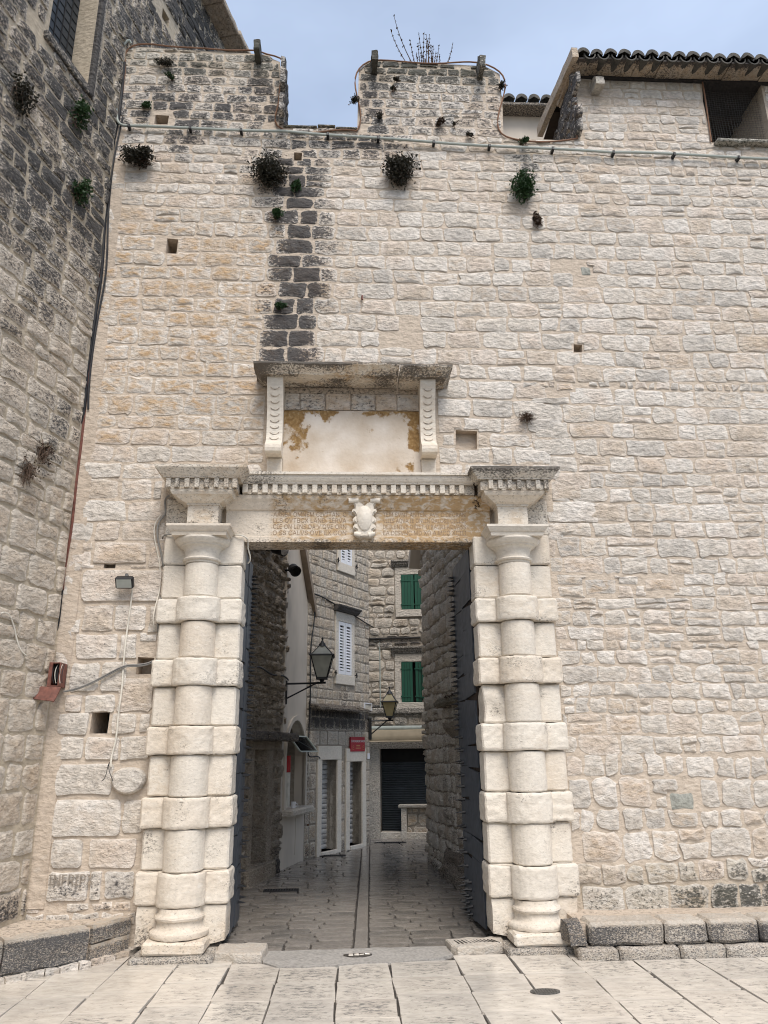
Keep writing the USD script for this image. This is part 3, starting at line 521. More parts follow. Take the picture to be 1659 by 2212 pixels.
putc(por, "cornice", fine(rects([(-1.16, 1.16, -.225, 4.166), (-1.16, 1.16, -.23, 4.18), (-1.16, 1.16, -.245, 4.19), (-1.16, 1.16, -.262, 4.215), (-1.16, 1.16, -.268, 4.243), (-1.16, 1.16, -.285, 4.246), (-1.16, 1.16, -.285, 4.272)], .03), .06), "portal_stone",
     fn=lambda x, y, z: (.12+.55*max(0, nz(x, z, 3, 9)-.35)*(ss(abs(x), .5, 1.1)), .25*nz(x, z, 3, 2)))
putc(por, "cornice_ledge", bx(-.78, -.08, -.10, .0, 4.275, 4.335), "portal_stone", tone=.5)
rows_r = ["TEM SVNT ANTEN  AVE C DECRAN", "VIIIS AQVA IE ONLIN DALOSE CELLIS", "DEILENIVS DEIET O BAIIII AQVASS", "EA DISVNC MD XO A MCO XCIII"]
rows_l = ["AAKBA OMNEM CIVITAN  C", "LLS QVTBCX LAND  IERVA", "CIE ON LINS DA V QVE ORN", "O SS CALVS OVE EX CON"]
for rows, x0, x1 in ((rows_l, -.86, -.13), (rows_r, .24, 1.08)):
    for i, s in enumerate(rows):
        v, f = arr(meshkit.text_mesh(s, .046, .002)); v[:, 0] -= v[:, 0].min(); v[:, 0] *= (x1-x0)/v[:, 0].max()
        put(por, "inscription_line", (np.stack([v[:, 0]+x0, LF+.0125-v[:, 2], v[:, 1]+3.868-.064*i], 1), f), "letter")
# cartouche: scrolled shield with an oval boss
cx, cz = .052, 3.83
half = [(0, -.19), (.035, -.195), (.075, -.19), (.10, -.165), (.092, -.14), (.075, -.12), (.105, -.105), (.115, -.085), (.10, -.06), (.085, -.05), (.112, -.03), (.118, -.005), (.10, .015), (.085, .03), (.10, .06), (.125, .075), (.118, .10), (.095, .105), (.10, .14), (.125, .165), (.15, .17), (.152, .195), (.12, .205), (.075, .20), (.04, .175), (.015, .15), (0, .135)]
O = np.array(half+[(-x, z) for x, z in half[::-1][1:-1]])
mc = mf.CrossSection([O], mf.FillRule.NonZero)
def sec(off, y0, y1):
    q = mc.offset(off, mf.JoinType.Round) if off else mc
    m = q.extrude(1.0).to_mesh(); v = np.array(m.vert_properties[:, :3]); return np.stack([v[:, 0]+cx, y0+(y1-y0)*v[:, 2], v[:, 1]+cz], 1), np.array(m.tri_verts)[:, ::-1]
car = [sec(0, -.06, -.135), sec(-.012, -.13, -.15)]
putc(por, "cartouche", car, "portal_stone", tone=.45, ochre=.12, dark=.05)
E_ = np.linspace(0, 2*math.pi, 25)[:-1]
putc(por, "cartouche_boss", loft([np.stack([cx+.078*k*np.cos(E_), np.full(24, y), cz+.01+.125*k*np.sin(E_)*np.where(np.sin(E_) < 0, 1.15, .95)], 1) for k, y in ((1, -.145), (1, -.155), (.9, -.168), (.5, -.185), (.1, -.19))]), "portal_stone", tone=.4, smooth=40)
for s in (-1, 1):
    putc(por, "scroll", rough(tube([(cx+s*.06, -.145, cz+.19), (cx+s*.16, -.150, cz+.185)], [.024, .030], 10), .002, 30), "portal_stone", tone=.5, smooth=40)
    putc(por, "scroll", tube([(cx+s*.04, -.145, cz-.175), (cx+s*.105, -.150, cz-.16)], [.026, .020], 10), "portal_stone", tone=.5, smooth=40)

# ------------------------------------------------------------------ the framed panel above the gate
nic = thing("wall_aedicule", "blind plastered panel between two carved brackets under a sooty slab", "wall panel", (0, 0, 4.3))
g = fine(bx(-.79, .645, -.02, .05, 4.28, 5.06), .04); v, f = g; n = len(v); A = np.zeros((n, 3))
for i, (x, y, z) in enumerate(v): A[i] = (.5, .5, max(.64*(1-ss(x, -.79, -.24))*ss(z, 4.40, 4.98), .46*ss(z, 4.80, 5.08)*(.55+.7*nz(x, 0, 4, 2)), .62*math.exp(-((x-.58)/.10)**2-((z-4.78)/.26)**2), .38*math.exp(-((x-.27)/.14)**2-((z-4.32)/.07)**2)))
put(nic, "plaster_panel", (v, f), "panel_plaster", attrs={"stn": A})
for x0, x1 in ((-.79, -.63), (-.62, -.36), (-.35, -.09), (-.08, .17), (.18, .40), (.41, .645)):
    putc(nic, "panel_stone", rough(fine(rb(x0, x1, -.022, .05, 5.07, 5.26, .008), .05), .006, 14), "wall_stone", dark=.16+.16*(x0 < 0)*R.random(), ochre=.7)
putc(nic, "panel_stone", bx(-.80, .66, -.012, .05, 5.262, 5.33), "wall_mortar", dark=.3, ochre=.3)
for x0, x1, lab, dk, oc in ((-.955, -.79, "white carved bracket", .0, .0), (.640, .800, "cream carved bracket", .06, .35)):
    prof = [(.02, 4.505), (-.20, 4.50), (-.235, 4.515), (-.242, 4.55), (-.235, 4.59), (-.205, 4.61), (-.155, 4.66), (-.13, 4.75), (-.13, 4.88), (-.15, 5.02), (-.19, 5.14), (-.235, 5.24), (-.25, 5.30), (-.25, 5.335), (.02, 5.335)]
    pr_ = Polygon(prof)
    br = putc(nic, "bracket", fine(prism(pr_, x0, x1, 0), .15), "portal_stone", dark=dk, ochre=oc, tone=.5 if dk else .6, label=lab)
    xm = (x0+x1)/2; zs = [p[1] for p in prof[5:12]]; ys = [p[0] for p in prof[5:12]]
    for k in range(9):                                            # the overlapping leaf scales down its face
        zc = 4.70+.067*k; a = np.linspace(math.pi*1.08, math.pi*1.92, 9)
        pts = [(xm+.046*math.cos(q), np.interp(zc+.032*math.sin(q), zs, ys)-.003, zc+.032*math.sin(q)) for q in a]
        put(br, "leaf_scale", tube(pts, .0042, 5), "wall_mortar", attrs={"stn": const((.2, .5, .38), 9*5+2, 3), "stm": const((.3, 0, 0), 9*5+2, 3)})
    putc(nic, "bracket_foot", fine(rb(x0+.008, x1-.003, -.075, .04, 4.28, 4.498, .006), .1), "portal_stone", ochre=.25, tone=.6)
def slabst(x, y, z): return (.34+.32*ss(z, 5.385, 5.42)+.6*(nz(x, y*2.5+z*2.5, 4, 3)-.45)+.3*(1-ss(x, -1.05, -.85)), 1.3*nz(x, y*2+z*2, 3, 5))
for x0, x1, dz in ((-1.085, .408, 0.0), (.422, .965, -.012)):
    e0, e1 = (.10 if x0 < -1 else 0), (.10 if x1 > .9 else 0); s = lambda d: -.018*(0)
    putc(nic, "cornice_slab", rough(fine(loft([np.array([[x0+e0*k, .02, z], [x0+e0*k, y, z], [x1-e1*k, y, z], [x1-e1*k, .02, z]]) for k, y, z in ((1.0, -.10, 5.337+dz), (.62, -.30, 5.34+dz), (.55, -.315, 5.352+dz), (.08, -.41, 5.400+dz), (0, -.415, 5.404+dz), (0, -.415, 5.425+dz))]), .05), .007, 15), "portal_stone", fn=slabst, smooth=25)

# ------------------------------------------------------------------ the church wall on the left
CH = Frame((-2.86, 0), (-2.86+math.sin(math.radians(16)), math.cos(math.radians(16))))
chu = thing("church_wall", "tall soot-stained stone church side wall with an eave and dark lancet window", "church", (-2.86, 0, 0))
def csoot(u, z): return max(.03+.20*ss(z, 3.5, 5.2)+.36*ss(z, 4.8, 7.4)+.5*ss(z, 2.5, 4.5)*(nz(u, z, 2.2, 3)-.5), .5*(1-ss(z, .3, .7)))
def lbox(fr, u0, u1, w0, w1, z0, z1):
    v, f = bx(u0, u1, w0, w1, z0, z1); return v, f[:, ::-1]
def man(g): 
    v, f = g; return mf.Manifold(mf.Mesh(np.asarray(v, np.float32), np.ascontiguousarray(f).astype(np.uint32)))
cc = man(bx(-9.0, 2.92, -.9, 0, -.3, 13.0))
for u0, u1, z0, z1, dp in [(-1.30, -.62, 8.72, 12.9, .32), (.66, .84, 11.25, 11.42, .3)]: cc = cc-man(bx(u0, u1, -dp, .2, z0, z1))
v, f = fine(cc, .35); n = len(v); A = np.zeros((n, 3)); B = np.zeros((n, 3))
for i, (u, w, z) in enumerate(v): A[i] = (.5, .7, .22*csoot(u, z)); B[i] = (0, .15, 0)
put(chu, "mortar_core", (v, f[:, ::-1]), "church_mortar", attrs={"stn": A, "stm": B}, uvw=CH)
rc = np.random.default_rng(23)
creg = sbox(-8.9, .2, 2.9, 12.74).difference(sbox(-1.36, 8.6, -.50, 12.8)).difference(sbox(.62, 11.2, .88, 11.46))
creg = creg.difference(sbox(-.045, 0, 3, 9.95)).difference(sbox(-8.9, 12.02, 2.9, 12.13))
cells = lay(-4.2, 2.9, 3.9, 12.74, lambda z: (.15, .235), (1.0, 2.3), rc, .06, .03)+lay(-4.2, .2, .28, 3.9, lambda z: (.22, .34), (.8, 1.7), rc, .10, .02)
cst = mason(cells, creg, rc, lev=(.006, .02), bulge=.024, gap=.010, jit=.03, rnd=.11, dark=csoot, ochre=lambda u, z: (.5*nz(u, z, 2.5, 6) if z < 4 else .12))
build_stones(chu, CH, cst, "church_stone")
wn = put(chu, "window_glass", bx(-1.30, -.62, -.26, -.25, 8.72, 12.9), "dark_shutter", uvw=CH)
for k in range(1, 6): put(wn, "glazing_bar", bx(-1.29+.112*k-.006, -1.29+.112*k+.006, -.252, -.240, 8.73, 12.8), "black_iron", uvw=CH)
for k in range(1, 34): put(wn, "glazing_bar", bx(-1.29, -.63, -.251, -.243, 8.72+.12*k-.005, 8.72+.12*k+.005), "black_iron", uvw=CH)
putc(chu, "window_jamb", fine(rb(-.615, -.54, -.05, .05, 8.62, 12.7, .015), .3), "church_stone", uvw=CH, dark=.75)
putc(chu, "window_jamb", fine(rb(-.535, -.49, -.05, .025, 8.62, 12.7, .012), .3), "church_stone", uvw=CH, dark=.35)
putc(chu, "window_sill", fine(rb(-1.36, -.62, -.2, .05, 8.60, 8.70, .015), .2), "church_stone", uvw=CH, dark=.5)
putc(chu, "string_course", fine(rb(-4, 2.9, -.05, .035, 12.03, 12.12, .01), .4), "church_stone", uvw=CH, dark=.8)
for k in range(14):
    u0 = -5.2+k*.58
    putc(chu, "eave_slab", rough(fine(rb(u0, u0+.572, -.1, .34+rc.uniform(-.015, .015), 12.76, 12.86, .015), .2), .01, 6, k), "church_stone", uvw=CH, dark=.2, ochre=.4)
putc(chu, "eave_slab", rough(fine(rb(2.93, 3.06, -.6, .36, 12.80, 12.98, .015), .2), .01, 6), "church_stone", uvw=CH, dark=.1)

# ------------------------------------------------------------------ ground
GROUND = [(-40, -40), (40, -40), (40, 40), (-40, 40)]
base = thing("ground", None, None, kind="structure")
put(base, "bedding", (np.array([[x, y, -.020] for x, y in GROUND], float), np.array([[0, 1, 2], [0, 2, 3]])), "joint_dirt")
def flat(parent, name, cells, region, rng, mat_, top=0.0, thick=.05, gap=.004, jit=.01, rnd=.08, bulge=.004, dark=None, ochre=None, limit=300, rest=None, tone=None, ins=.3):
    made = []
    for q in cells:
        P = outline(q, gap, rng, jit, rnd); pg = Polygon(P)
        if region is not None and not region.contains(pg):
            if not pg.is_valid: continue
            pg = pg.intersection(region)
            if pg.is_empty: continue
            if hasattr(pg, "geoms"): pg = max(pg.geoms, key=lambda x: x.area)
            if pg.geom_type != "Polygon": continue
            pg = pg.buffer(-gap).simplify(.004)
            if pg.is_empty or pg.geom_type != "Polygon" or pg.area < .004: continue
            P = np.array(pg.exterior.coords)[:-1]
            if not pg.exterior.is_ccw: P = P[::-1]
        c = P.mean(0)
        V, F, A, B = stone(P, top+rng.uniform(-.0015, .0015), bulge, rng, dark(c[0], c[1]) if dark else 0, ochre(c[0], c[1]) if ochre else 0, back=top-thick, tone=tone(c[0], c[1]) if tone else None, ins=ins)
        V = V[:, [0, 2, 1]]; tl = rng.normal(0, .0016, 2); V[:, 2] += (V[:, 0]-c[0])*tl[0]+(V[:, 1]-c[1])*tl[1]; made.append((V, F, A, B, np.hypot(*(c-EYE[:2]))))
    o = sorted(range(len(made)), key=lambda i: made[i][4]); 
    for i in sorted(o[:limit]): put(parent, name, made[i][:2], mat_, smooth=30 if False else True, attrs={"stn": made[i][2], "stm": made[i][3]})
    if o[limit:]: put(parent, rest, [made[i][:2] for i in o[limit:]], mat_, smooth=True, attrs={"stn": np.vstack([made[i][2] for i in o[limit:]]), "stm": np.vstack([made[i][3] for i in o[limit:]])}, kind="stuff")
rp = np.random.default_rng(31)
pav = thing("pavement", None, None, kind="structure")
cols = [-6.4, -5.9, -5.4, -4.9, -4.45, -4.0, -3.55, -3.15, -2.78, -2.36, -1.92, -1.46, -1.04, -.64, -.195, .225, .76, 1.21, 1.69, 2.16, 2.65, 3.15, 3.62, 4.1, 4.6, 5.1, 5.7, 6.4]
cells = []
for i in range(len(cols)-1):
    a, b = cols[i], cols[i+1]; y = .1-rp.uniform(0, .2); k = 0
    fixed = {13: [-.54, -.66, -1.02, -1.44, -1.90], 14: [-.53, -1.03, -1.47, -1.82], 15: [-.53, -.96, -1.38, -1.81], 12: [-.47, -1.02, -1.43, -1.9], 16: [-.38, -.95, -1.36, -1.80]}.get(i)
    if i in fixed if isinstance(fixed, dict) else False: pass
    ys = (fixed[:] if fixed else [y])
    while ys[-1] > -3.4: ys.append(ys[-1]-rp.uniform(.40, .62))
    for y1, y0 in zip(ys[:-1], ys[1:]): cells.append([(a+rp.normal(0, .006), y0), (b+rp.normal(0, .006), y0+rp.normal(0, .012)), (b+rp.normal(0, .006), y1+rp.normal(0, .006)), (a+rp.normal(0, .006), y1)])
SILL = Polygon([(-.80, -.10), (-.79, -.46), (-.66, -.60), (-.45, -.625), (-.2, -.605), (.02, -.545), (.24, -.545), (.5, -.52), (.66, -.455), (.76, -.37), (.74, -.10)])
LBENCH = Polygon([(-1.96, .05), (-1.97, -.06), (-2.19, -.455), (-2.70, -.87), (-3.3, -1.30), (-5, -2.6), (-5, .05)])
preg = Polygon([(-6.3, -3.3), (6.3, -3.3), (6.3, -.67), (1.9, -.67), (1.88, -.45), (1.15, -.36), (1.15, .05), (-1.86, .05), (-1.9, -.1), (-2.22, -.5), (-2.75, -.93), (-6.3, -3.2)]).difference(SILL.buffer(.012))
def ptone(x, y): return .5+.45*(rp.random()-.5)
greyslab = [(-.42, -.84), (-.84, -1.66), (.02, -1.64), (-.4, -.6)]
flat(pav, "paving_slab", cells, preg, rp, "paving_stone", top=0.0, gap=.0035, jit=.005, rnd=.035, bulge=.002, dark=lambda x, y: (.30 if any(abs(x-a)+abs(y-b) < .22 for a, b in greyslab) else .08+.22*nz(x, y, 1.6, 2)), ochre=lambda x, y: .30*nz(x, y, 1.3, 4), limit=300, rest="far_slabs", tone=lambda x, y: 1.0-.0 if False else (.9*rp.random()+.05))
put(pav, "sill_slab", rough(fine(prism(SILL, -.05, .006, 2), .06), .005, 7), "granite", smooth=30)
hb = put(pav, "drain_pocket", [prism([(-.023+.115*math.cos(q)*(1+.15*math.sin(3*q)), -.335+.055*math.sin(q)) for q in np.linspace(0, 2*math.pi, 15)[:-1]], .0, .0125, 2)], "joint_dirt")
for k in range(4): put(hb, "broken_lid", rough(fine(rb(-.10+.045*k, -.06+.045*k, -.365+.01*k, -.315, .006, .018+.003*(k % 2), .004), .02), .005, 40, k), "paving_stone", attrs=None)
lid = [(1.262+.105*math.cos(q), -1.425+.062*math.sin(q)) for q in np.linspace(0, 2*math.pi, 25)[:-1]]
lidt = thing("drain_cover", "small round iron drain cover set in the pale paving slabs", "drain cover", (1.26, -1.42, 0))
put(lidt, "plate", prism(lid, -.01, .0085, 2), "iron_lid")
for k in range(9): put(lidt, "rib", bx(1.18+.019*k, 1.187+.019*k, -1.425-.05*math.sqrt(max(.05, 1-((k-4)/5)**2)), -1.425+.05*math.sqrt(max(.05, 1-((k-4)/5)**2)), .008, .0115), "iron_lid")
# worn white blocks each side of the sill, with drill grooves on the right one
for name, lab, q, g in (("left", "worn white stone block at the foot of the left door", [(-1.20, -.06), (-1.19, -.35), (-1.02, -.43), (-.80, -.42), (-.775, -.20), (-.79, -.05)], 0), ("right", "grooved white stone block at the foot of the right door", [(.735, -.06), (.755, -.30), (.80, -.395), (1.02, -.37), (1.20, -.25), (1.24, -.06)], 1)):
    t = thing("corner_stone", lab, "stone block", (np.mean([p[0] for p in q]), -.2, 0))
    P = np.array(q); c = P.mean(0); n = len(q)
    putc(t, "block", rough(fine(loft([np.c_[c+(P-c)*k, np.full(n, z)] for k, z in ((1.02, -.05), (1.0, .03), (.985, .052), (.94, .062))]), .05), .008, 14), "kerb_stone", smooth=30, tone=.5, dark=.10, ochre=.3)
    if g:
        for k in range(11): put(t, "groove", tube([(.80+.032*k, -.16, .063), (.83+.034*k, -.27, .063)], .004, 5), "joint_dirt")
# weathered benches along the walls
def bench(name, lab, fr, blocks, top, dark, base):
    t = thing(name, lab, "stone bench", base)
    for i, (u0, u1, z0, z1, w) in enumerate(blocks):
        d = dark(i); putc(t, "bench_block", rough(fine(rb(u0, u1, -.45, w, z0, z1, .035), .05), .012, 9, i), "kerb_stone", smooth=35, uvw=fr, mid=.9, fn=None, dark=d, ochre=.2 if d > .5 else .5)
    return t
BL = Frame((-2.70, -.87), (-2.175, -.455)); BL2 = Frame((-2.18, -.45), (-1.955, -.04)); BR = Frame((1.80, -.6), (2.8, -.6))
bl = thing("stone_bench", "low stone bench of soot-speckled blocks in the left corner", "stone bench", (-2.4, -.5, 0))
putc(bl, "bench_top", rough(fine(prism(LBENCH.buffer(-.03), .19, .268, 2), .1), .014, 6), "wall_mortar", dark=.25)
putc(bl, "bench_core", prism(LBENCH.buffer(-.035), -.04, .20, 2), "wall_mortar", dark=.3)
kb = [(BL, .02, .655, .055, .285, .42), (BL, -.9, .005, .05, .28, .36), (BL2, .035, .455, .155, .287, .36), (BL2, .03, .45, .03, .145, .36)]
for i, (fr, u0, u1, z0, z1, d) in enumerate(kb):
    putc(bl, "bench_block", rough(fine(lbox(fr, u0, u1, -.14, .0, z0, z1), .035), .012, 10, i), "kerb_stone", smooth=40, uvw=fr, mid=.85, fn=lambda x, y, z, d=d, i=i, zt=z1: ((d+.10)*(1-ss(z, zt-.035, zt-.008))*(.75+.5*nz(x*1.7-y, z, 6, 2)), .3 if i < 2 else .6))
rbk = np.random.default_rng(3)
for fr, L in ((BL, .66), (BL2, .44)):
    u = -.9 if fr is BL else 0.05
    while u < L:
        w = rbk.uniform(.07, .16); putc(bl, "foot_stone", rough(fine(lbox(fr, u, u+w-.01, -.05, .035+rbk.uniform(0, .02), -.04, .03+rbk.uniform(0, .025)), .05), .012, 16), "wall_stone", smooth=40, uvw=fr, dark=.2, ochre=.3); u += w
br_ = thing("stone_bench", "long low stone bench of grey-speckled blocks right of the gate", "stone bench", (3.2, -.3, 0))
putc(br_, "bench_top", rough(fine(bx(1.80, 7.2, -.52, .0, .12, .243), .14), .010, 5), "wall_mortar", dark=.28, mid=.4)
ul = [1.84, 2.47, 2.83, 3.26, 3.62, 4.2, 4.75, 5.4, 6.1]
for i in range(len(ul)-1):
    putc(br_, "bench_block", rough(fine(rb(ul[i]+.008, ul[i+1]-.008, -.605, -.33, .085, .262, .024), .045), .009, 10, i), "kerb_stone", smooth=35, mid=.85, fn=lambda x, y, z, i=i: ((.44+.05*(i % 2)-.06*(i == 1))*(1-ss(z, .215, .25))*(.7+.6*nz(x, z, 6, 2)), .25))
putc(br_, "bench_block", rough(fine(hull([(1.66, -.36, .10), (1.68, -.36, .25), (1.82, -.36, .25), (1.83, -.60, .09), (1.70, -.58, .09), (1.69, -.52, .25), (1.80, -.53, .245), (1.83, -.36, .1)]), .045), .010, 10), "kerb_stone", smooth=35, dark=.5, ochre=.6)
x = 1.74
while x < 6.5:
    w = rbk.uniform(.28, .6); putc(br_, "foot_stone", rough(fine(rb(x, x+w-.01, -.66, -.45, -.04, .082, .02), .05), .012, 11), "kerb_stone", smooth=35, dark=.3, ochre=.3); x += w

# ------------------------------------------------------------------ alley paving
AB0, AB1 = np.array([-1.455, 2.881]), np.array([-.781, 5.527])
def abx(y): return AB0[0]+(y-AB0[1])*(AB1-AB0)[0]/(AB1-AB0)[1]
D0, D1 = np.array([1.118, 4.957]), np.array([1.398, 2.757])
def dx_(y): return D1[0]+(y-D1[1])*(D0-D1)[0]/(D0-D1)[1]
al = thing("alley_paving", None, None, kind="structure")
areg = Polygon([(-1.12, -.10), (-1.15, .2), (-1.9, .75), (abx(.75), .76), (abx(5.527), 5.527), (.31, 7.29), (.05, 9.5), (4.5, 9.2), (4.5, 6.0), (1.3, 5.4), (1.118, 4.957), (dx_(.76), .76), (1.9, .7), (1.15, .2), (1.12, -.10)]).difference(SILL.buffer(.01))
ra = np.random.default_rng(41); cells = []; y = -.14; k = 0
while y < 8.7:
    h = ra.uniform(.15, .19); sx0 = -.054+.0315*(y+.1); sx1 = sx0+.122
    for s, e, d in ((sx0-.006, -2.4, -1), (sx1+.006, 2.6 if y < 5.2 else 4.4, 1)):
        x = s
        while (x-e)*d < 0:
            w = ra.uniform(.20, .42); n_ = x+d*w; a, b = min(x, n_), max(x, n_); t = lambda q: .03*(nz(q, y, .9, 3)-.5)*2
            cells.append([(a, y+t(a)), (b, y+t(b)), (b, y+h+t(b)), (a, y+h+t(a))]); x = n_
    y += h
flat(al, "sett", cells, areg, ra, "sett_stone", top=.004, gap=.0065, jit=.012, rnd=.14, bulge=.004, dark=lambda x, y: .22*nz(x, y, 2, 1), ochre=lambda x, y: 0, limit=300, rest="far_setts")
cells = []; y = -.10
while y < 8.6:
    h = ra.uniform(.4, .75); f_ = lambda q: -.054+.0315*(q+.1); cells.append([(f_(y), y), (f_(y)+.122, y), (f_(y+h)+.122, y+h), (f_(y+h), y+h)]); y += h
flat(al, "gutter_slab", cells, None, ra, "sett_stone", top=.006, gap=.004, jit=.004, rnd=.06, bulge=.003, tone=lambda x, y: .55, limit=60)
def grate(lab, x0, x1, y0, y1):
    t = thing("drain_grate", lab, "drain grate", ((x0+x1)/2, y0, 0))
    put(t, "frame", [bx(x0, x1, y0, y0+.02, 0, .018), bx(x0, x1, y1-.02, y1, 0, .018), bx(x0, x0+.02, y0+.02, y1-.02, 0, .018), bx(x1-.02, x1, y0+.02, y1-.02, 0, .018)], "black_iron")
    put(t, "pit", bx(x0+.02, x1-.02, y0+.02, y1-.02, -.02, .0125), "dark_void")
    k = x0+.035
    while k < x1-.03: put(t, "bar", bx(k, k+.012, y0+.02, y1-.02, .013, .0165), "black_iron"); k += .032
grate("black iron drain grate in the alley beside the rubble house", -1.115, -.69, 2.73, 2.88)
grate("narrow black drain grate before the first shuttered shop door", -.62, -.12, 5.86, 5.97)
grate("black drain grate at the foot of the dark roller shutter", .40, .98, 7.50, 7.60)

# ------------------------------------------------------------------ the alley's houses
def crop(x0, y0, s): return lambda x, y: ((x0+x/s)/1.507, (y0+y/s)/1.507)
c2, c3, c4, c5, c6, cd = crop(750, 1750, 4.1475), crop(950, 1750, 3.687), crop(750, 2250, 3.16), crop(1150, 1750, 3.687), crop(1100, 2300, 3.318), crop(800, 2300, 3.687)
FA, FB, FC, FD = Frame(AB0, AB1), Frame((-.781, 5.527), (.31, 7.29)), Frame((.70, 8.267), (1.435, 8.148)), Frame(D0, D1)
def U(fr, p, w=0.0): return fr.uz(*p, w)[0]
def Z(fr, p, w=0.0): return fr.uz(*p, w)[1]
def wall_of(parent, fr, outline_uz, holes, cells, rng, mats, depth=.5, dark=None, ochre=None, lev=(.004, .016), bulge=.02, gap=.006, jit=.02, rnd=.2, limit=300, cut=None, size=.5):
    """A wall of stones on a mortar core with openings (u0, u1, z0, z1, depth)."""
    m = mf.CrossSection([np.array(outline_uz, float)], mf.FillRule.NonZero)
    if m.area() < 0: m = mf.CrossSection([np.array(outline_uz[::-1], float)], mf.FillRule.NonZero)
    q = m.extrude(depth).to_mesh(); v = np.array(q.vert_properties[:, :3]); w = np.stack([v[:, 0], v[:, 2]-depth, v[:, 1]], 1)
    core = man((w, np.array(q.tri_verts)[:, ::-1]))
    reg = Polygon(outline_uz).buffer(-.006)
    for u0, u1, z0, z1, dp in holes:
        core = core-man(bx(u0, u1, -dp, .2, z0, z1)); reg = reg.difference(sbox(u0-.005, z0-.005, u1+.005, z1+.005))
    for g in (cut or []): reg = reg.difference(g)
    v, f = fine(core, size); n = len(v); A = np.zeros((n, 3)); B = np.zeros((n, 3))
    for i, (u, w_, z) in enumerate(v): A[i] = (.5, .7, .6*dark(u, z) if dark else 0)
    put(parent, "mortar_core", (v, f), mats[1], attrs={"stn": A, "stm": B}, uvw=fr)
    build_stones(parent, fr, mason(cells, reg, rng, lev=lev, bulge=bulge, gap=gap, jit=jit, rnd=rnd, dark=dark, ochre=ochre), mats[0], limit=limit)
def fput(parent, fr, name, g, m, **k): return put(parent, name, g, m, uvw=fr, **k)

# -- the rubble house on the left
rA = np.random.default_rng(51)
uP = U(FA, (613, 1465)); uS = -2.2
hA = thing("rubble_house", "dark rubble house on the left of the alley with a stone-framed doorway", "house", (AB0[0], AB0[1], 0))
dl, dr = U(FA, c4(222, 900)), U(FA, c4(372, 800)); dt = Z(FA, c4(300, 600)); db = Z(FA, c4(270, 1790))
zl = Z(FA, c4(400, 430), .0)
holesA = [(dl, dr, db, dt, .42), (U(FA, c4(478, 1000)), U(FA, c4(512, 1000)), Z(FA, c4(495, 1070)), Z(FA, c4(495, 945)), .12), (U(FA, c2(590, 300)), U(FA, c2(655, 300)), Z(FA, c2(620, 350)), Z(FA, c2(620, 240)), .2)]
frA = [sbox(dl-.17, db-.2, dl, dt+.24), sbox(dr, db-.2, dr+.20, dt+.24), sbox(dl-.2, dt, dr+.26, dt+.25)]
cells = lay(uS, uP, zl+.02, 5.2, lambda z: (.07, .16), (.9, 2.4), rA, .15, .05)+lay(uS, uP, -.05, zl, lambda z: (.16, .26), (.8, 1.7), rA, .1, .03)
wall_of(hA, FA, [(uS, -.1), (uP, -.1), (uP, 5.15), (uS, 3.95)], holesA, cells, rA, ("rubble_stone", "rubble_mortar"), dark=lambda u, z: .07+.2*nz(u, z, 1.8, 2)+.3*(1-ss(z, .1, .4)), lev=(.0, .05), bulge=.05, gap=.008, jit=.04, rnd=.3, cut=frA, limit=300)
for nm, g in (("door_jamb", rb(dl-.16, dl, -.4, .03, db-.18, dt, .01)), ("door_jamb", rb(dr, dr+.19, -.4, .03, db-.18, dt, .01)), ("door_lintel", rb(dl-.19, dr+.25, -.3, .035, dt+.002, dt+.235, .012)), ("door_step", rb(dl-.25, dr+.22, -.3, .10, -.06, db, .015))):
    putc(hA, nm, rough(fine(g, .08), .006, 12), "rubble_stone", uvw=FA, tone=.6, dark=.18, mid=.8)
dA = fput(hA, FA, "door", bx(dl, dl+(dr-dl)*.62, -.17, -.13, db, dt), "dark_void"); fput(dA, FA, "door_edge", bx(dl+.01, dl+.05, -.125, -.02, db, dt-.01), "dark_wood")
for k in range(5):
    u0 = U(FA, c4(150, 420), .1)-.3+k*.42; putc(hA, "ledge_slab", rough(fine(rb(u0, min(u0+.415, uP+.05), -.1, .24+rA.uniform(-.02, .02), zl-.11, zl+.0, .02), .07), .016, 9, k), "rubble_stone", uvw=FA, dark=.5, tone=.3)
putc(hA, "quoin_strip", rough(fine(bx(uP-.10, uP, -.1, .045, zl+.02, 4.6), .2), .015, 6), "plaster", uvw=FA)

# -- the plastered house with the pointed window
hP = thing("plaster_house", "narrow cream plastered house with a pointed-arch window and curved verge", "house", (-1.0, 4.8, 0))
uE = U(FA, c4(800, 400)); g1, g2 = FA.uz(*c3(232, 960)), FA.uz(*c3(95, 150))
sl = (g2[1]-g1[1])/(g2[0]-g1[0]); ztopP = g1[1]+sl*(uP-g1[0]) if abs(sl) < 12 else 5.4
ar = [cd(455, 1240), cd(475, 800), cd(505, 520), cd(545, 300), cd(600, 165), cd(650, 280), cd(683, 460), cd(690, 800), cd(690, 1245)]
AR = [FA.uz(*p) for p in ar]; um = AR[4][0]; ul_, ur_ = AR[0][0], AR[-1][0]; zs_, za_ = AR[0][1], AR[4][1]; zsp = Z(FA, cd(500, 600))
AR = [(ul_, zs_), (ul_, zsp)]+[(ul_+(um-ul_)*(1-math.cos(t))*1.0, zsp+(za_-zsp)*math.sin(t)) for t in np.linspace(.2, math.pi/2, 6)]+[(ur_-(ur_-um)*(1-math.cos(t)), zsp+(za_-zsp)*math.sin(t)) for t in np.linspace(math.pi/2-.2, .2, 6)]+[(ur_, zsp), (ur_, zs_)]
outP = [(uP, -.1), (uE, -.1), (uE, g1[1]), (g2[0], g2[1]), (uP, min(g2[1]+1.6, 7.0))]
def polys(g):
    g = g.buffer(0); q = [x for x in getattr(g, "geoms", [g]) if x.geom_type == "Polygon"]; return max(q, key=lambda x: x.area)
